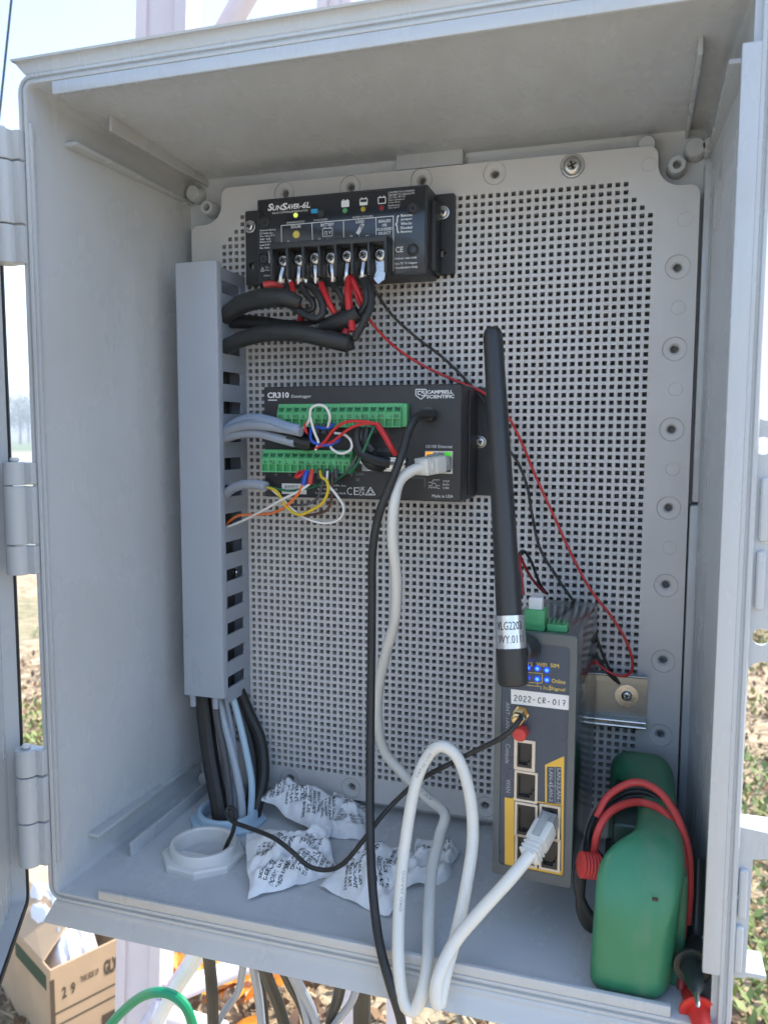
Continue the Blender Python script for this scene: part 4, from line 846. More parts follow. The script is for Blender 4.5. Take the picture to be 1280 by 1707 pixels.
cw = [
    (((505, 716, -64), (516, 700, -68), (518, 682, -70), (530, 675, -71), (543, 679, -71), (550, 695, -70), (546, 714, -66)), .85, WHITEW, 'white wire making the tall loop over the upper green block'),
    (((517, 695, -70), (524, 720, -70), (531, 738, -68), (526, 750, -66)), .85, WHITEW, 'white wire dropping from the tall loop to the lower block'),
    (((558, 722, -64), (575, 725, -66), (586, 737, -68), (584, 750, -68), (568, 756, -68), (553, 748, -67), (551, 738, -66)), .85, WHITEW, 'white wire curling round right between the two green blocks'),
    (((519, 712, -64), (518, 730, -67), (524, 738, -68), (545, 742, -68), (564, 735, -66), (566, 728, -62)), 1.0, BLUEW, 'bright blue wire curling between the two green blocks'),
    (((528, 712, -64), (540, 714, -66), (551, 712, -66), (556, 706, -64)), .9, BLUEW, 'short blue wire under the upper green block'),
    (((525, 748, -66), (540, 738, -69), (556, 717, -71), (575, 704, -72), (600, 702, -71), (622, 705, -68)), .95, RED, 'thin red wire rising right to the upper green block'),
    (((535, 744, -66), (556, 735, -69), (580, 716, -71), (602, 707, -71), (626, 706, -67)), .95, RED, 'second thin red wire rising right just below the first'),
    (((628, 706, -66), (640, 724, -68), (650, 742, -68), (660, 758, -66)), 1.9, RED, 'thick short red wire slanting down from the right end of the upper block'),
    (((623, 712, -66), (616, 728, -68), (606, 752, -68), (592, 778, -66), (574, 790, -62), (556, 803, -58)), .9, GRW, 'thin green wire running down left from the upper block'),
    (((603, 716, -64), (600, 735, -66), (596, 758, -66), (582, 782, -64), (566, 796, -60)), .9, GRYW, 'thin grey wire running down beside the green one'),
    (((596, 712, -64), (594, 735, -66), (604, 757, -66), (628, 768, -66), (650, 772, -64)), 3.2, SHRINK, 'black round lead bending from the upper block to the serial port'),
    (((612, 712, -64), (610, 735, -66), (622, 752, -66)), 2.0, RUBBER, 'short black lead beside the serial port'),
    (((507, 715, -66), (512, 722, -67), (508, 708, -67), (515, 702, -66)), .7, RED, 'tiny red wire end at the stripped grey cable'),
    (((500, 785, -64), (493, 795, -68), (500, 793, -68), (508, 784, -64)), 1.1, RED, 'dark red wire doubled back under the lower green block'),
    (((521, 784, -64), (518, 796, -67), (517, 806, -66)), 1.6, REDP, 'red ferrule wire under the lower green block'),
    (((512, 786, -64), (508, 797, -67), (506, 807, -66)), 1.7, BLUEW, 'blue ferrule wire under the lower green block'),
    (((517, 806, -66), (500, 818, -66), (470, 833, -62), (440, 850, -54), (405, 868, -42), (380, 878, -34), (366, 884, -26)), .85, WHITEW, 'long white wire running left into the duct'),
    (((505, 806, -66), (498, 822, -66), (478, 843, -62), (455, 855, -56), (425, 858, -48), (400, 859, -42), (384, 868, -34), (370, 884, -26)), .95, ORW, 'long orange wire running left into the duct'),
    (((534, 785, -64), (536, 795, -68), (545, 802, -70), (547, 818, -70), (538, 838, -68), (518, 851, -66), (498, 858, -64), (478, 845, -62), (462, 820, -60), (446, 812, -58)), 1.0, YELW, 'yellow wire curving back to the end of the grey cable'),
    (((546, 786, -64), (546, 806, -68), (560, 824, -70), (573, 846, -70), (566, 865, -68), (545, 872, -66), (520, 868, -64), (495, 855, -62), (470, 830, -60), (450, 814, -58)), .8, WHITEW, 'white wire making the lowest wide curve'),
    (((554, 788, -64), (554, 805, -67), (553, 830, -68), (545, 850, -66), (525, 857, -64), (500, 858, -62), (478, 836, -60), (450, 815, -58)), .9, BRW, 'brown wire curving back to the end of the grey cable'),
    (((540, 788, -64), (536, 812, -66), (528, 832, -65), (505, 842, -62), (478, 838, -60), (455, 818, -58)), .8, GRYW, 'dark grey wire inside the coloured curves'),
    (((446, 811, -58), (462, 815, -59), (485, 818, -60), (520, 812, -60), (552, 800, -60)), .8, GRW, 'dark green wire running right from the grey cable end')]
for i, (pp, r, m_, lab) in enumerate(cw): cable('signal_wire', W(*pp), r, m_, lab, 'wire', gd, n=8)
for i, x in enumerate((528, 540, 551, 624)):
    lab_ = ('first grey ferrule from the left under the upper green block', 'second grey ferrule under the upper green block', 'third grey ferrule under the upper green block', 'grey ferrule at the right end of the upper green block')[i]
    y = 712 if i < 3 else 712; tag(MB().cyl(at(x, y-5, Y=-60), at(x-(1 if i == 3 else 0), y+9, Y=-64), 1.7, 12).build('ferrule_sleeve', GRYW), lab_, 'ferrule', 'grey ferrules on the datalogger wires')
for i, x in enumerate((533, 546, 560)):
    lab_ = ('left grey ferrule under the lower green block', 'middle grey ferrule under the lower green block', 'right grey ferrule under the lower green block')[i]
    tag(MB().cyl(at(x, 783, Y=-60), at(x, 797, Y=-64), 1.7, 12).build('ferrule_sleeve', GRYW), lab_, 'ferrule', 'grey ferrules on the datalogger wires')
# --- cables dropping from the duct into the rear bushing
gf = 'cables dropping from the duct into the rear bushing'
for pp, r, m_, lab in (
    (((338, 1150, -30), (343, 1200, -32), (352, 1270, -38), (364, 1335, -46), (372, 1390, -48)), 6.2, RUBBER, 'thickest black cable dropping from the left of the duct'),
    (((398, 1150, -12), (415, 1190, -10), (434, 1235, -12), (439, 1290, -22), (428, 1345, -34), (415, 1390, -38)), 4.6, RUBBER, 'black cable bowing out to the right below the duct'),
    (((388, 1150, -14), (402, 1195, -12), (418, 1250, -16), (422, 1310, -28), (410, 1385, -38)), 4.4, RUBBER, 'inner black cable beside the bowed one'),
    (((362, 1150, -30), (372, 1200, -32), (388, 1260, -36), (402, 1330, -42), (404, 1390, -44)), 2.9, mat('pale_cable_jacket', (.38, .44, .50), .45), 'pale grey cable in the middle of the drop'),
    (((372, 1150, -24), (384, 1210, -26), (392, 1270, -32), (392, 1330, -40), (392, 1390, -42)), 2.6, GREYC, 'second grey cable just behind the pale one'),
    (((384, 1150, -24), (396, 1190, -24), (410, 1250, -28), (420, 1310, -36), (416, 1385, -42)), 2.5, CREAMB, 'bluish white cable on the right of the drop'),
    (((356, 1150, -36), (364, 1210, -38), (376, 1270, -42), (384, 1340, -48), (386, 1390, -48)), 2.6, GRYW, 'dark grey cable beside the thickest black one')):
    cable('drop_cable', W(*pp), r, m_, lab, 'cable', gf)

# ================================================================== DESICCANT BAGS
def bag(corners, bulge, seed, label, rot, rows):
    c = [at(x, y, Z=z) for x, y, z in corners]        # bl, br, tr, tl
    n_ = (c[1]-c[0]).cross(c[3]-c[0]).normalized()
    if n_.z < 0: n_ = -n_
    sd_ = Vector((seed*7.3, seed*3.1, seed))
    Lu = (c[1]-c[0]).length; Lv = (c[3]-c[0]).length
    def surf(u, v, s_=1, off=0):
        p = c[0]*(1-u)*(1-v)+c[1]*u*(1-v)+c[2]*u*v+c[3]*(1-u)*v
        e = max(0, (1-abs(2*u-1)**2.4))*max(0, (1-abs(2*v-1)**2.4))
        q = Vector((u*Lu, v*Lv, 0))*.07+sd_
        w_ = noise.noise(q)*1.3+noise.noise(q*2.3)*.8+(.6-abs(noise.noise(q*1.7+Vector((5, 5, 5)))))*1.1+(.4-abs(noise.noise(q*3.6+Vector((1, 5, 5)))))*.5
        wr = noise.noise(Vector((u*Lu*.32, v*Lv*.12, seed)))*.8*(1-e)
        edge = noise.noise_vector(q*.8)*3.2
        r = p+edge+n_*(s_*bulge*(e**.62)*(.72+.35*w_)+(w_*2.2+wr)*(.5+.5*e)+off)
        if r.z < -415.6: r.z = -415.6+ .04*off
        return r
    nu, nv = 34, 28; vs = []; fs = []
    for s_ in (1, -1):
        for j in range(nv+1):
            for i in range(nu+1): vs.append(surf(i/nu, j/nv, s_ if s_ > 0 else -.35))
    k = (nu+1)*(nv+1)
    for j in range(nv):
        for i in range(nu):
            a_ = j*(nu+1)+i; fs += [(a_, a_+1, a_+nu+2, a_+nu+1), (k+a_, k+a_+nu+1, k+a_+nu+2, k+a_+1)]
    for i in range(nu): fs += [(i, k+i, k+i+1, i+1), (nv*(nu+1)+i, nv*(nu+1)+i+1, k+nv*(nu+1)+i+1, k+nv*(nu+1)+i)]
    for j in range(nv): a_ = j*(nu+1); fs += [(a_, a_+nu+1, k+a_+nu+1, k+a_), (a_+nu, k+a_+nu, k+a_+2*nu+1, a_+2*nu+1)]
    t = thing('desiccant_bag', (c[0]+c[1]+c[2]+c[3])/4-Vector((0, 0, 4)), label, 'desiccant bag', 'crumpled desiccant bags on the enclosure floor')
    MB().add(vs, fs).build('paper_bag', BAG, t, smooth=60)
    words = ['SILICA GEL', 'DESICCANT', 'DO NOT EAT', 'THROW AWAY']
    mb = MB()
    ca, sa = cos(rot), sin(rot)
    for blk in rows:
        bu, bv, sc_ = blk
        for i, wd in enumerate(words):
            def F(a_, b_, d):
                x = a_; y = b_-i*3.9*sc_
                u = bu+(x*ca-y*sa)/Lu; v = bv+(x*sa+y*ca)/Lv
                return surf(min(max(u, .03), .97), min(max(v, .03), .97), 1, .22)
            text(mb, wd, F, 0, 0, (15.5 if i != 1 else 16.5)*sc_, 2.6*sc_, .02)
    mb.build('printed_warning', PRINTK, t, smooth=0)
bag([(430, 1330, -398), (545, 1402, -413), (575, 1330, -398), (470, 1300, -392)], 9, 3, 'crumpled white desiccant bag at the back, propped against the panel beside the cables', -1.0, [(.10, .75, .95), (.38, .88, .95), (.64, .82, .95), (.86, .9, .85)])
bag([(535, 1398, -414), (612, 1402, -414), (618, 1350, -412), (560, 1322, -400)], 8, 5, 'small folded white desiccant bag at the back, just left of the hanging black cable', .5, [(.06, .85, .8), (.5, .85, .8), (.1, .42, .7), (.55, .40, .7)])
bag([(416, 1502, -414), (562, 1456, -414), (548, 1384, -402), (408, 1392, -402)], 10, 8, 'largest white desiccant bag with printed warning, front left of the pile', .95, [(.14, .12, 1.05), (.44, .16, 1.05), (.30, .62, .9), (.62, .55, .9), (.74, .16, .85), (.08, .5, .8)])
bag([(536, 1478, -413), (652, 1530, -414), (706, 1425, -408), (600, 1405, -402)], 10, 12, 'white desiccant bag in front, under the hanging black cable', -1.15, [(.10, .66, 1.0), (.40, .90, 1.0), (.66, .60, .9), (.80, .95, .9), (.36, .42, .8)])
bag([(664, 1490, -414), (738, 1470, -414), (772, 1422, -414), (700, 1398, -406)], 9, 17, 'rightmost white desiccant bag, behind the white cable loops', -1.3, [(.2, .85, .9), (.6, .9, .8)])

# ================================================================== MULTIMETER WITH LEADS
mm = thing('multimeter', (4, -80, -416), 'multimeter in a green rubber holster standing on edge in the lower right corner', 'multimeter')
secs = [(-145.5, -10, 15, -409, -380, 8), (-144.5, -15.5, 19.0, -413.5, -373, 7), (-142, -17.6, 22.5, -415.4, -365, 6), (-138, -18, 25, -415.6, -355, 7), (-133, -17.6, 26.5, -415.6, -347.5, 8), (-128, -14, 27, -415.6, -343, 8), (-122, -6, 26.8, -415.6, -340.5, 8), (-115, 2.0, 26, -415.6, -338.8, 7), (-97, 3.0, 25.5, -415.6, -338, 7),
        (-75, 3.5, 24.5, -415.6, -338, 7), (-58, 3.0, 24.5, -415.6, -337, 7), (-50, -2, 24.5, -415.6, -336, 8), (-44, -12, 24.6, -415.6, -334.5, 10), (-30, -13.5, 24.6, -415.6, -333, 12), (-18, -13, 23.5, -415, -335, 13), (-12, -8, 18, -410, -345, 11)]
mb = MB(); rings = [[(x, y, z) for x, z in rrect(a_, c_, b_, d_, min(r_, (b_-a_)/2-.1), 6)] for y, a_, b_, c_, d_, r_ in secs]; n = len(rings[0])
for i in range(len(rings)-1): mb.add(rings[i]+rings[i+1], [(j, (j+1) % n, n+(j+1) % n, n+j) for j in range(n)])
mb.add(rings[0], [tuple(range(n))]); mb.add(rings[-1], [tuple(range(n))])
mb.v = [(x-(max(0, min(1, (-345-z)/70))*5.0 if x > 8 else 0)+(max(0, min(1, (z+400)/55))*2.5 if (x < -8 and y < -125) else 0), y, z) for x, y, z in mb.v]
hol = mb.build('holster', GMETER, mm, smooth=70)
sb = hol.modifiers.new('smooth', 'SUBSURF'); sb.levels = 1; sb.render_levels = 1
MB().box((-9.5, -106, -411), (8, -44, -344), 2.5, 3).build('meter_face', GMDARK, mm)
MB().lathe((-9.3, -80, -382), (-1, 0, 0), [(15, 0), (14.4, 4), (5, 4.4), (4, 7), (0, 7)], 32).build('dial', BLACKP, mm)
MB().box((-10.2, -62, -404), (-9, -46, -352), .4).build('display', mat('lcd_grey', (.18, .21, .19), .15), mm)
MB().box((17, -128, -415.8), (28.2, -108, -356), 3, 3).build('tilt_stand', GMETER, mm)
MB().box(at(1086, 1503, Y=-146)+Vector((0, .5, 0)), at(1097, 1499, Y=-146)+Vector((0, 1.6, 0)), .5).build('scuff', mat('scuff_dark', (.05, .03, .02), .8), mm)
def ldt(pts, r, m_, lab): return cable('test_lead', pts, r, m_, lab, 'test lead', 'multimeter test leads', n=10)
ldt(W((994, 1362, -104), (1014, 1326, -98), (1056, 1304, -92), (1096, 1318, -96), (1127, 1360, -104), (1146, 1418, -112), (1149, 1478, -116), (1145, 1540, -118)), 2.0, REDP, 'red test lead forming the upper loop over the multimeter')
ldt(W((988, 1438, -112), (995, 1390, -112), (1012, 1358, -106), (1040, 1341, -98), (1072, 1338, -92), (1106, 1354, -98), (1131, 1394, -108), (1141, 1440, -114), (1140, 1500, -116), (1136, 1580, -120), (1135, 1650, -130)), 2.1, REDP, 'red test lead forming the lower loop over the multimeter')
for i, (o_, rr_) in enumerate((((0, 0), 1.7), ((3, 8), 1.6), ((-3, 13), 1.6), ((5, -7), 1.6))):
    ldt(W((975+i*3, 1450, -104), (980, 1395+o_[1], -98), (1006, 1345+o_[1], -88), (1040, 1323+o_[1], -78), (1075, 1321+o_[1], -78), (1112+o_[0], 1345+o_[1], -84), (1145+o_[0], 1405, -100), (1157-i*2, 1470, -104), (1158-i*3, 1550, -110), (1152, 1610, -118)), rr_, RUBBER,
        ['black test lead lying between the two red loops', 'second black lead strand between the red loops, a little lower', 'lowest black lead strand, tight above the lower red loop', 'uppermost black lead strand, just under the upper red loop'][i])
for i in range(4):
    o_ = i*6
    ldt(W((1000-o_*.2, 1420+o_, -108), (976-o_*.5, 1440, -112), (966-o_*.3+2, 1480, -116), (968+o_*.6, 1520, -118), (984+o_, 1548-o_*.5, -118), (1000+o_*.4, 1530, -114), (1006, 1480, -110)), 2.5, RUBBER,
        ['outermost turn of the black lead coil left of the green holster', 'second turn of the black lead coil left of the holster', 'third turn of the black lead coil left of the holster', 'innermost turn of the black lead coil left of the holster'][i])
pb = thing('test_plug', at(985, 1440, Y=-122), 'red ribbed test plug sticking out left of the green holster', 'plug')
PA = at(966, 1441, Y=-122); PB = at(1010, 1446, Y=-116)
mb = MB(); d_ = (PB-PA); Lp = d_.length
mb.lathe(PA, d_, [(0, 0), (5.4, .2)]+[(5.9 if k % 2 else 6.9, .8+k*.9) for k in range(12)]+[(5, 12), (4.2, Lp), (0, Lp)], 20); mb.build('grip', REDP, pb)
def probe(name, pg, tipp, back, m_, label, back2=None):
    t = thing(name, pg, label, 'test probe', 'multimeter test probes')
    d = (tipp-pg).normalized(); Lp = (tipp-pg).length
    MB().lathe(pg, d, [(0, -2), (7.2, -1.8), (9.2, -.8), (9.4, .2), (9.0, .9), (6.6, 1.0), (5.4, .4), (4.8, 2), (4.2, Lp*.45), (2.0, Lp*.66), (1.3, Lp*.7), (0, Lp*.7)], 32).build('finger_guard', m_, t)
    MB().lathe(pg, d, [(1.25, Lp*.66), (1.25, Lp*.9), (.8, Lp), (0, Lp+1.0)], 14).build('metal_tip', CHROME, t)
    MB().tube([pg-d*1, pg*.5+back*.5, back]+([back2] if back2 else []), [5.6, 5.2, 5.0]+([3.4] if back2 else []), 16).build('handle', m_, t)
    return t
probe('test_probe', at(1154, 1612, Y=-138), at(1163, 1677, Y=-166), at(1160, 1555, Y=-112), mat('dark_green_black_plastic', (.014, .022, .02), .35), 'black test probe with round finger guard, its steel tip pointing down at the red one', at(1164, 1430, Y=-100))
probe('test_probe', at(1165, 1688, Y=-146), at(1176, 1770, Y=-172), at(1140, 1640, Y=-118), mat('bright_red_plastic', (.62, .035, .025), .35), 'red test probe in the bottom right corner below the black one')

# ================================================================== SURROUNDINGS
GZ = -1500.0
def ground_mat():
    M = bpy.data.materials.new('dry_field'); M.use_nodes = True; n = M.node_tree; b = n.nodes['Principled BSDF']; b.inputs['Roughness'].default_value = .95
    tc = n.nodes.new('ShaderNodeTexCoord')
    def nz(s_, d): t = n.nodes.new('ShaderNodeTexNoise'); t.inputs['Scale'].default_value = s_; t.inputs['Detail'].default_value = d; n.links.new(tc.outputs['Object'], t.inputs['Vector']); return t
    def ramp(t, p0, p1, c0, c1):
        r = n.nodes.new('ShaderNodeValToRGB'); r.color_ramp.elements[0].position = p0; r.color_ramp.elements[1].position = p1
        r.color_ramp.elements[0].color = (*c0, 1); r.color_ramp.elements[1].color = (*c1, 1); n.links.new(t.outputs['Fac'], r.inputs['Fac']); return r
    a_ = ramp(nz(14, 9), .35, .65, (.27, .19, .11), (.58, .45, .28)); b_ = ramp(nz(2.2, 8), .40, .62, (.16, .18, .07), (.45, .37, .24)); c_ = ramp(nz(.6, 4), .46, .58, (0, 0, 0), (.5, .5, .5))
    mx = n.nodes.new('ShaderNodeMixRGB'); n.links.new(c_.outputs['Color'], mx.inputs['Fac']); n.links.new(a_.outputs['Color'], mx.inputs['Color1']); n.links.new(b_.outputs['Color'], mx.inputs['Color2'])
    # far fields in strips of straw and green
    sp = n.nodes.new('ShaderNodeSeparateXYZ'); n.links.new(tc.outputs['Object'], sp.inputs[0])
    t3 = nz(.02, 3); r3 = ramp(t3, .45, .52, (.17, .22, .09), (.38, .33, .22))
    mr = n.nodes.new('ShaderNodeMapRange'); mr.inputs['From Min'].default_value = 12; mr.inputs['From Max'].default_value = 25; n.links.new(sp.outputs['Y'], mr.inputs['Value'])
    mx2 = n.nodes.new('ShaderNodeMixRGB'); n.links.new(mr.outputs[0], mx2.inputs['Fac']); n.links.new(mx.outputs[0], mx2.inputs['Color1']); n.links.new(r3.outputs['Color'], mx2.inputs['Color2'])
    n.links.new(mx2.outputs[0], b.inputs['Base Color'])
    bp = n.nodes.new('ShaderNodeBump'); bp.inputs['Strength'].default_value = .8; bp.inputs['Distance'].default_value = .02; n.links.new(nz(30, 8).outputs['Fac'], bp.inputs['Height']); n.links.new(bp.outputs[0], b.inputs['Normal'])
    return M
mb = MB(); xs = [-2e6, -2e5, -2e4]+list(range(-4000, 4001, 200))+[2e4, 2e5, 2e6]; ys = [-2e6, -2e5, -1e4]+list(range(-3000, 6001, 200))+[2e4, 2e5, 2e6]
vs = []
for y in ys:
    for x in xs:
        z = GZ+(noise.noise(Vector((x*.0013, y*.0013, 0)))*35+noise.noise(Vector((x*.005, y*.005, 3)))*16 if abs(x) < 4000 and -3000 < y < 6000 else 0)
        vs.append((x, y, z))
k = len(xs); mb.add(vs, [(j*k+i, j*k+i+1, (j+1)*k+i+1, (j+1)*k+i) for j in range(len(ys)-1) for i in range(k-1)])
tag(mb.build('ground', ground_mat(), smooth=80), 'dry straw coloured field', None, None, 'structure')
# litter: straw, dead leaves, weeds
def scatter(name, label, cat_kind, m_, n_, area, h, w_, mode):
    mb = MB(); vs = []; fs = []; rnd = random.Random(hash(name) % 1000 if False else len(name)*13)
    for i in range(n_):
        x = rnd.uniform(area[0], area[1]); y = area[2]+(area[3]-area[2])*rnd.random()**1.4
        if mode == 'weed':
            cl = noise.noise(Vector((x*.0016, y*.0016, 9)))
            if cl < -.02: continue
        z = GZ+noise.noise(Vector((x*.0013, y*.0013, 0)))*35+noise.noise(Vector((x*.005, y*.005, 3)))*16
        hh = h*rnd.uniform(.4, 1.2); ww = w_*rnd.uniform(.5, 1.3); a_ = rnd.uniform(0, 2*pi); tl_ = rnd.uniform(.2, 1.3) if mode != 'straw' else rnd.uniform(1.1, 1.55)
        d = Vector((cos(a_)*sin(tl_), sin(a_)*sin(tl_), cos(tl_))); s_ = Vector((-sin(a_), cos(a_), rnd.uniform(-.4, .4)))
        zz = rnd.random()**2*h*2.2 if mode == 'weed' else 2
        p = Vector((x, y, z+zz)); o_ = len(vs)
        vs += [p, p+d*hh*.5+s_*ww*.5, p+d*hh, p+d*hh*.5-s_*ww*.5]; fs.append((o_, o_+1, o_+2, o_+3))
    return tag(mb.add(vs, fs).build(name, m_, smooth=0), label, None, None, 'stuff')
LEAF = mat('weed_leaf', (.13, .20, .045), .6, c2=(.28, .30, .07), vscale=3); STRAW = mat('straw', (.56, .44, .27), .8, c2=(.36, .25, .13), vscale=6); DEAD = mat('dead_leaf', (.26, .15, .07), .8, c2=(.12, .07, .04), vscale=9)
scatter('straw_litter', 'dry straw lying on the field', None, STRAW, 34000, (-3500, 2500, 300, 6500), 80, 8, 'straw')
scatter('weeds', 'low yellowish green weeds growing in the field', None, LEAF, 80000, (-3800, 2800, 1300, 8500), 42, 18, 'weed')
scatter('dead_leaves', 'brown dead leaves on the ground', None, DEAD, 16000, (-3500, 2500, 600, 6500), 45, 26, 'leaf')
# lattice mast behind the enclosure
ms = thing('lattice_mast', (-560, 300, GZ), 'white painted steel lattice mast standing behind the enclosure', 'mast')
def bar(p, q, w_, t_, name, m_=PINK):
    p, q = Vector(p), Vector(q); d = (q-p); L_ = d.length; d.normalize(); x_ = Vector((1, 0, 0)); x_ = (x_-d*x_.dot(d)).normalized() if abs(d.x) < .9 else Vector((0, 1, 0)); y_ = d.cross(x_)
    M_ = Matrix(((x_.x, y_.x, d.x, p.x), (x_.y, y_.y, d.y, p.y), (x_.z, y_.z, d.z, p.z), (0, 0, 0, 1)))
    mb = MB().box((-w_/2, -t_/2, 0), (w_/2, t_/2, L_), 4, 3, M_); return mb, M_, L_
top = at(291, 30, Y=300); bot = at(249, 1640, Y=300); dv = (top-bot); dv /= dv.z
P0 = bot+dv*(GZ-bot.z); P1 = top+dv*(2600-top.z)
mb, M_, L_ = bar(P0, P1, 46, 44, 'leg'); mb.box((-33, -26, 0), (-19, -19, L_), 2, 2, M_); mb.box((17, -28, 0), (32, -20, L_), 2, 2, M_); mb.build('leg', PINK, ms)
q0 = at(632, 1690, Y=620); P2 = Vector((q0.x, q0.y, GZ)); P3 = Vector((q0.x-40, q0.y-20, 2600))
for dx in (-38, 38): bar(P2+Vector((dx, 0, 0)), P3+Vector((dx, 0, 0)), 34, 30, 'leg')[0].build('leg', PINK, ms)
for a_, b_, r_ in (((372, 60, 330), (412, -10, 330), 13), ((300, 1650, 300), (398, 1612, 380), 13), ((262, 1690, 280), (330, 1590, 300), 11), ((270, 1690, 270), (345, 1712, 300), 13), ((538, 60, 500), (541, -60, 500), 9), ((568, 60, 500), (556, -60, 500), 8), ((575, 60, 500), (584, -60, 500), 9)):
    pa = at(a_[0], a_[1], Y=a_[2]); pb_ = at(b_[0], b_[1], Y=b_[2]); ex = (pb_-pa)*.4
    MB().cyl(pa-ex*(.6), pb_+ex, r_, 14, bev=.05).build('brace', PINK, ms)
cable('guy_wire', [at(-14, 300, Y=900), at(0, 190, Y=900), at(20, -2, Y=900), at(45, -240, Y=900)], 2.6, RUBBER, 'thin black guy wire crossing the sky at the top left', 'wire', n=6, sm=1)
# cartons
def carton():
    t = thing('cardboard_box', (-1080, 1000, GZ), 'open printed cardboard box with raised flaps on the ground, lower left', 'box')
    A = at(83, 1618, Y=800); zt = A.z; B_ = at(215, 1556, Z=zt); C_ = at(10, 1604, Z=zt)
    u = (B_-A); u.z = 0; Lu = u.length*1.06; u.normalize(); v = Vector((-u.y, u.x, 0)); 
    if (C_-A).dot(v) < 0: v = -v
    Lv = 330; H = zt-(GZ+8)
    def F(a_, b_, c_): return A+u*a_+v*b_+Vector((0, 0, c_))
    M_ = Matrix(((u.x, v.x, 0, A.x), (u.y, v.y, 0, A.y), (0, 0, 1, A.z), (0, 0, 0, 1)))
    th = 5
    MB().box((0, 0, -H), (Lu, th, 0), 1.5, 1, M_).build('side_panel', CARD, t); MB().box((0, th, -H), (th, Lv, 0), 1.5, 1, M_).build('side_panel', CARD, t)
    MB().box((th, Lv-th, -H), (Lu, Lv, 0), 1.5, 1, M_).build('side_panel', CARD, t); MB().box((Lu-th, th, -H), (Lu, Lv-th, 0), 1.5, 1, M_).build('side_panel', CARD, t)
    MB().box((th, th, -H), (Lu-th, Lv-th, -H+5), 1, 1, M_).build('bottom', CARDI, t)
    # flaps
    def flap(pts, m_=CARDI):
        mb = MB(); n_ = (pts[1]-pts[0]).cross(pts[2]-pts[0]).normalized()*2; mb.prism([(i, 0) for i in range(4)], lambda i, _, d: pts[int(i)]+n_*(d-1), 2); mb.build('flap', m_, t)
    flap([F(th, Lv, 0), F(Lu, Lv, 0), F(Lu-10, Lv+80, 110), F(20, Lv+70, 115)]); flap([F(Lu, 10, 0), F(Lu, Lv-10, 0), F(Lu+55, Lv-20, 130), F(Lu+60, 25, 125)])
    flap([F(3, 40, 0), F(3, Lv-10, 0), F(70, Lv-20, 60), F(75, 60, 55)], CARD)
    # print
    pr = MB(); PFc = lambda a_, b_, d: F(a_, -1.0, b_)
    def q(a0, b0, a1, b1, w_=None): pr.add([PFc(a0, b0, 0), PFc(a1, b0, 0), PFc(a1, b1, 0), PFc(a0, b1, 0)], [(0, 1, 2, 3)])
    q(0, -H*.52, Lu, -H*.50); q(0, -H*.66, Lu, -H*.64); q(Lu*.58, -H*.92, Lu*.86, -H*.80)
    for i, s_ in enumerate(('2', '9')): text(pr, s_, PFc, Lu*(.13+.10*i), -H*.38, Lu*(.18+.10*i), H*.13, .03)
    text(pr, 'THIS SIDE UP', PFc, Lu*.34, -H*.30, Lu*.56, H*.07, .02); text(pr, 'GLX', PFc, Lu*.62, -H*.36, Lu*.80, H*.18, .05)
    text(pr, 'MADE IN', PFc, Lu*.60, -H*.89, Lu*.84, H*.07, .02) if False else None
    pr.build('print', CARDP, t, smooth=0)
    MB().box((-1.2, 20, -56), (-.2, 190, -22), 0, 1, M_).build('green_tape', CARDG, t); MB().box((-1.0, -1.2, -H), (9, -.2, -24), 0, 1, M_).build('edge_strip', CARDP, t)
    # plastic bag stuffed inside
    mb = MB(); vs = []; n1 = 26
    for j in range(n1+1):
        for i in range(n1+1):
            a_ = i/n1; b_ = j/n1; e = max(0, 1-abs(2*a_-1)**3)*max(0, 1-abs(2*b_-1)**3); nn = noise.noise(Vector((a_*5, b_*5, 2)))*50+noise.noise(Vector((a_*13, b_*13, 4)))*20
            vs.append(F(th+10+(Lu*.62)*a_, th+5+(Lv-20)*b_, -60+e*120+nn))
    mb.add(vs, [(j*(n1+1)+i, j*(n1+1)+i+1, (j+1)*(n1+1)+i+1, (j+1)*(n1+1)+i) for j in range(n1) for i in range(n1)])
    pbg = mb.build('plastic_bag', PLASTB, smooth=50); tag(pbg, 'crumpled white plastic bag stuffed into the open cardboard box', 'bag')
    return A, u, v
A_, u_, v_ = carton()
t = thing('cardboard_box', A_+Vector((-420, 700, 0)), 'second plain cardboard box behind the printed one, mostly hidden by the door', 'box')
o2 = A_+Vector((-330, 620, -40)); MB().box(o2+Vector((0, 0, -150)), o2+Vector((300, 260, 0)), 2, 1).build('body', CARD, t)
MB().prism([(0, 0), (300, 0), (300, 90), (0, 90)], lambda a_, b_, d: o2+Vector((a_, -b_*.8, b_*.35+d)), 3).build('flap', CARDI, t)
mb = MB(); vs = []; n1 = 24; w0 = at(75, 1475, Z=GZ+60)
for j in range(n1+1):
    for i in range(n1+1):
        a_ = i/n1*2-1; b_ = j/n1*2-1; e = max(0, 1-a_*a_)*max(0, 1-b_*b_); vs.append((w0.x+a_*330, w0.y+b_*260, GZ+12+e*190+noise.noise(Vector((a_*3, b_*3, 1)))*60*e))
mb.add(vs, [(j*(n1+1)+i, j*(n1+1)+i+1, (j+1)*(n1+1)+i+1, (j+1)*(n1+1)+i) for j in range(n1) for i in range(n1)])
tag(mb.build('white_sack', PLASTB, smooth=60), 'bright white sack on the ground beyond the lowest hinge', 'sack')
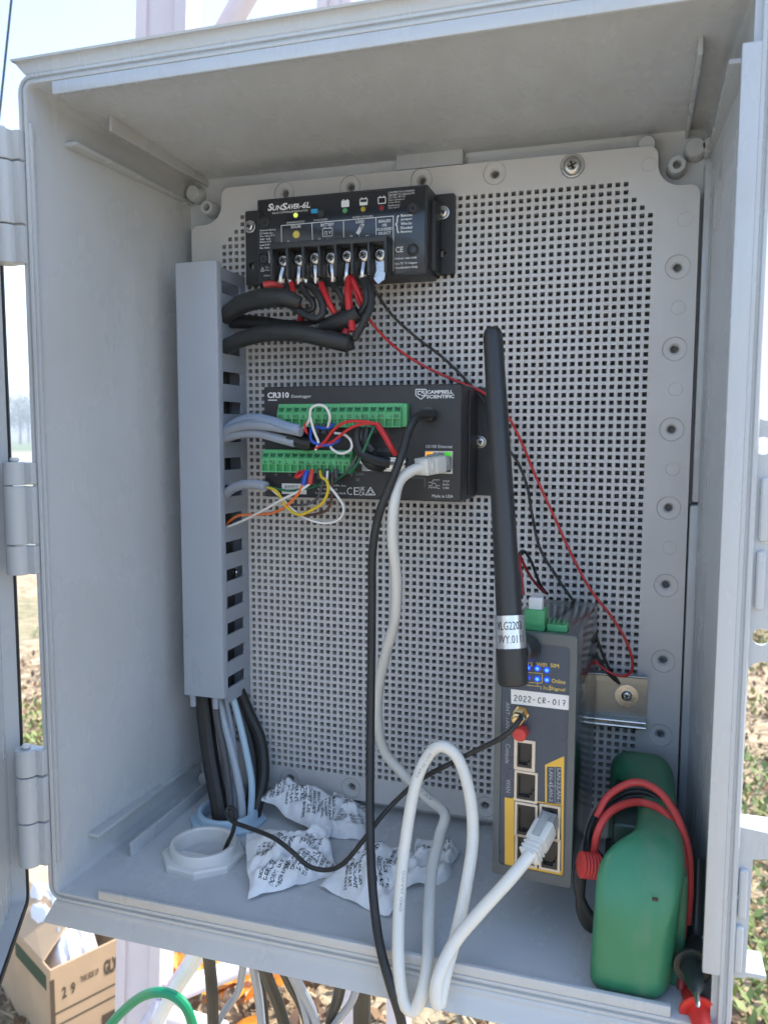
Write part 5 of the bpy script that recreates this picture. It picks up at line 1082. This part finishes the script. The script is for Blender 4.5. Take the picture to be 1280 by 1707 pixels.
# orange sheet heap
mb = MB(); rnd = random.Random(4); oc = at(370, 1680, Z=GZ+20)
for k_ in range(26):
    c_ = oc+Vector((rnd.uniform(-150, 90), rnd.uniform(-70, 120), rnd.uniform(0, 60))); a_ = rnd.uniform(0, 6.3); L_ = rnd.uniform(70, 150); w_ = rnd.uniform(25, 60); up_ = rnd.uniform(.2, 1.1); vs = []
    for i in range(9):
        for j in range(5):
            s_ = i/8; t_ = j/4-.5; wd = w_*sin(pi*min(max(s_, .04), .96))
            vs.append(c_+Vector((cos(a_)*s_*L_-sin(a_)*t_*wd, sin(a_)*s_*L_+cos(a_)*t_*wd, up_*L_*s_*(1-.5*s_)+abs(t_)*wd*.5+noise.noise(Vector((s_*4, t_*4, k_)))*8)))
    mb.add(vs, [(i*5+j, i*5+j+1, (i+1)*5+j+1, (i+1)*5+j) for i in range(8) for j in range(4)])
tag(mb.build('orange_plastic_heap', mat('orange_sheet', (.80, .33, .03), .45, c2=(.55, .16, .015), vscale=9), smooth=70), 'heap of orange plastic scraps on the ground under the enclosure', None, None, 'stuff')
# cables hanging below the enclosure
gu = 'cables hanging under the enclosure'
for pp, r, m_, lab in (
    (((345, 1560, -60), (350, 1610, -40), (354, 1660, -30), (357, 1760, 0)), 4.6, RUBBER, 'black cable hanging straight down just right of the mast leg'),
    (((405, 1590, -60), (404, 1620, -40), (396, 1655, -20), (372, 1690, 0), (350, 1730, 20)), 2.8, GREYC, 'grey cable bending to the left under the enclosure'),
    (((420, 1590, -60), (425, 1625, -40), (432, 1665, -20), (440, 1750, 0)), 3.4, GREYC, 'light grey cable just right of the bent one'),
    (((428, 1590, -50), (434, 1630, -30), (441, 1670, -10), (447, 1750, 10)), 2.4, RUBBER, 'thin black cable behind the light grey one'),
    (((436, 1600, -60), (448, 1635, -40), (466, 1680, -20), (485, 1750, 0)), 4.4, RUBBER, 'thick black cable slanting right under the enclosure'),
    (((470, 1610, -60), (484, 1640, -40), (505, 1680, -20), (525, 1750, 0)), 3.8, RUBBER, 'second slanting black cable, further right'),
    (((484, 1615, -70), (500, 1645, -50), (522, 1690, -30), (540, 1760, -10)), 3.4, GREYC, 'light grey cable over the second slanting black one'),
    (((482, 1620, -60), (500, 1660, -40), (512, 1707, -30), (518, 1760, -20)), 2.4, GREYC, 'thin grey cable between the slanting black ones'),
    (((570, 1630, -40), (563, 1665, -20), (552, 1700, 0), (545, 1760, 20)), 4.2, RUBBER, 'black cable leaning left near the right mast post'),
    (((596, 1640, -40), (585, 1672, -30), (560, 1705, -10), (530, 1750, 10)), 2.8, GREYC, 'pale cable crossing the leaning black one'),
    (((604, 1640, 40), (603, 1680, 60), (603, 1760, 80)), 7.5, RUBBER, 'fattest black cable, in front of the right mast post'),
    (((168, 1730, 60), (198, 1693, 60), (232, 1664, 50), (262, 1654, 40), (290, 1660, 40), (312, 1682, 40), (328, 1730, 50)), 4.4, GREENC, 'green cable arching across the mast leg'),
    (((345, 1560, 40), (322, 1602, 60), (296, 1645, 80), (270, 1690, 90), (262, 1730, 90)), 6.5, TAPE, 'white conduit slanting down across the mast leg'),
    (((262, 1652, 70), (290, 1668, 60), (318, 1690, 60), (345, 1740, 60)), 3.0, TAPE, 'thin white cable curving beside the green one')):
    cable('hanging_cable', W(*pp), r, m_, lab, 'cable', gu)
# far trees at the left edge
def tree(px, dist, H, W_, seed, label, group):
    b = at(px, 722, Y=dist*1000); b.z = GZ; rnd = random.Random(seed)
    t = thing('tree', b, label, 'tree', group)
    MB().tube([b, b+Vector((60, 0, H*300)), b+Vector((-80, 60, H*650))], [160, 120, 60], 8, 2).build('trunk', mat('bark', (.12, .09, .07), .9), t)
    vs = []; fs = []
    cl = [(rnd.gauss(0, .28), rnd.gauss(0, .28), rnd.uniform(.35, .95)) for _ in range(16)]
    for i in range(2600):
        c_ = rnd.choice(cl); d = Vector((rnd.gauss(0, 1), rnd.gauss(0, 1), rnd.gauss(0, .7)))*W_*170
        p = b+Vector((c_[0]*W_*1000, c_[1]*W_*1000, c_[2]*H*1000))+d; s_ = rnd.uniform(90, 220)
        a_ = Vector((rnd.gauss(0, 1), rnd.gauss(0, 1), rnd.gauss(0, 1))).normalized(); c2_ = a_.orthogonal().normalized(); o_ = len(vs)
        vs += [p, p+a_*s_*.5+c2_*s_*.3, p+a_*s_, p+a_*s_*.5-c2_*s_*.3]; fs.append((o_, o_+1, o_+2, o_+3))
    MB().add(vs, fs).build('crown', TREEL, t, smooth=0)
TREEL = mat('tree_leaf', (.05, .085, .03), .6, c2=(.09, .12, .05), vscale=.3)
for i, (px, d, H, W_) in enumerate(((12, 85, 6.5, 5), (34, 80, 5.5, 5), (48, 95, 8.5, 6), (-30, 90, 7, 6))):
    tree(px, d, H, W_, i+3, ['hazy tree on the horizon at the left edge, beside the door', 'low hazy tree on the horizon left of the middle hinge', 'taller hazy tree on the horizon behind the rim of the enclosure', 'hazy tree on the horizon hidden by the door'][i], 'trees on the horizon')

# ------------------------------------------------------------------ haze
hz = MB().box((-2.05e6, -2.05e6, GZ-1100), (2.05e6, 2.05e6, 12000)).build('haze', GREY, smooth=0)
hm = bpy.data.materials.new('thin_haze'); hm.use_nodes = True; hn = hm.node_tree; hn.nodes.clear()
ho = hn.nodes.new('ShaderNodeOutputMaterial'); hv = hn.nodes.new('ShaderNodeVolumePrincipled')
hv.inputs['Color'].default_value = (.93, .95, .98, 1); hv.inputs['Density'].default_value = .006; hv.inputs['Anisotropy'].default_value = .3
hn.links.new(hv.outputs[0], ho.inputs['Volume'])
hz.data.materials.clear(); hz.data.materials.append(hm); tag(hz, 'pale morning haze over the fields', None, None, 'stuff')
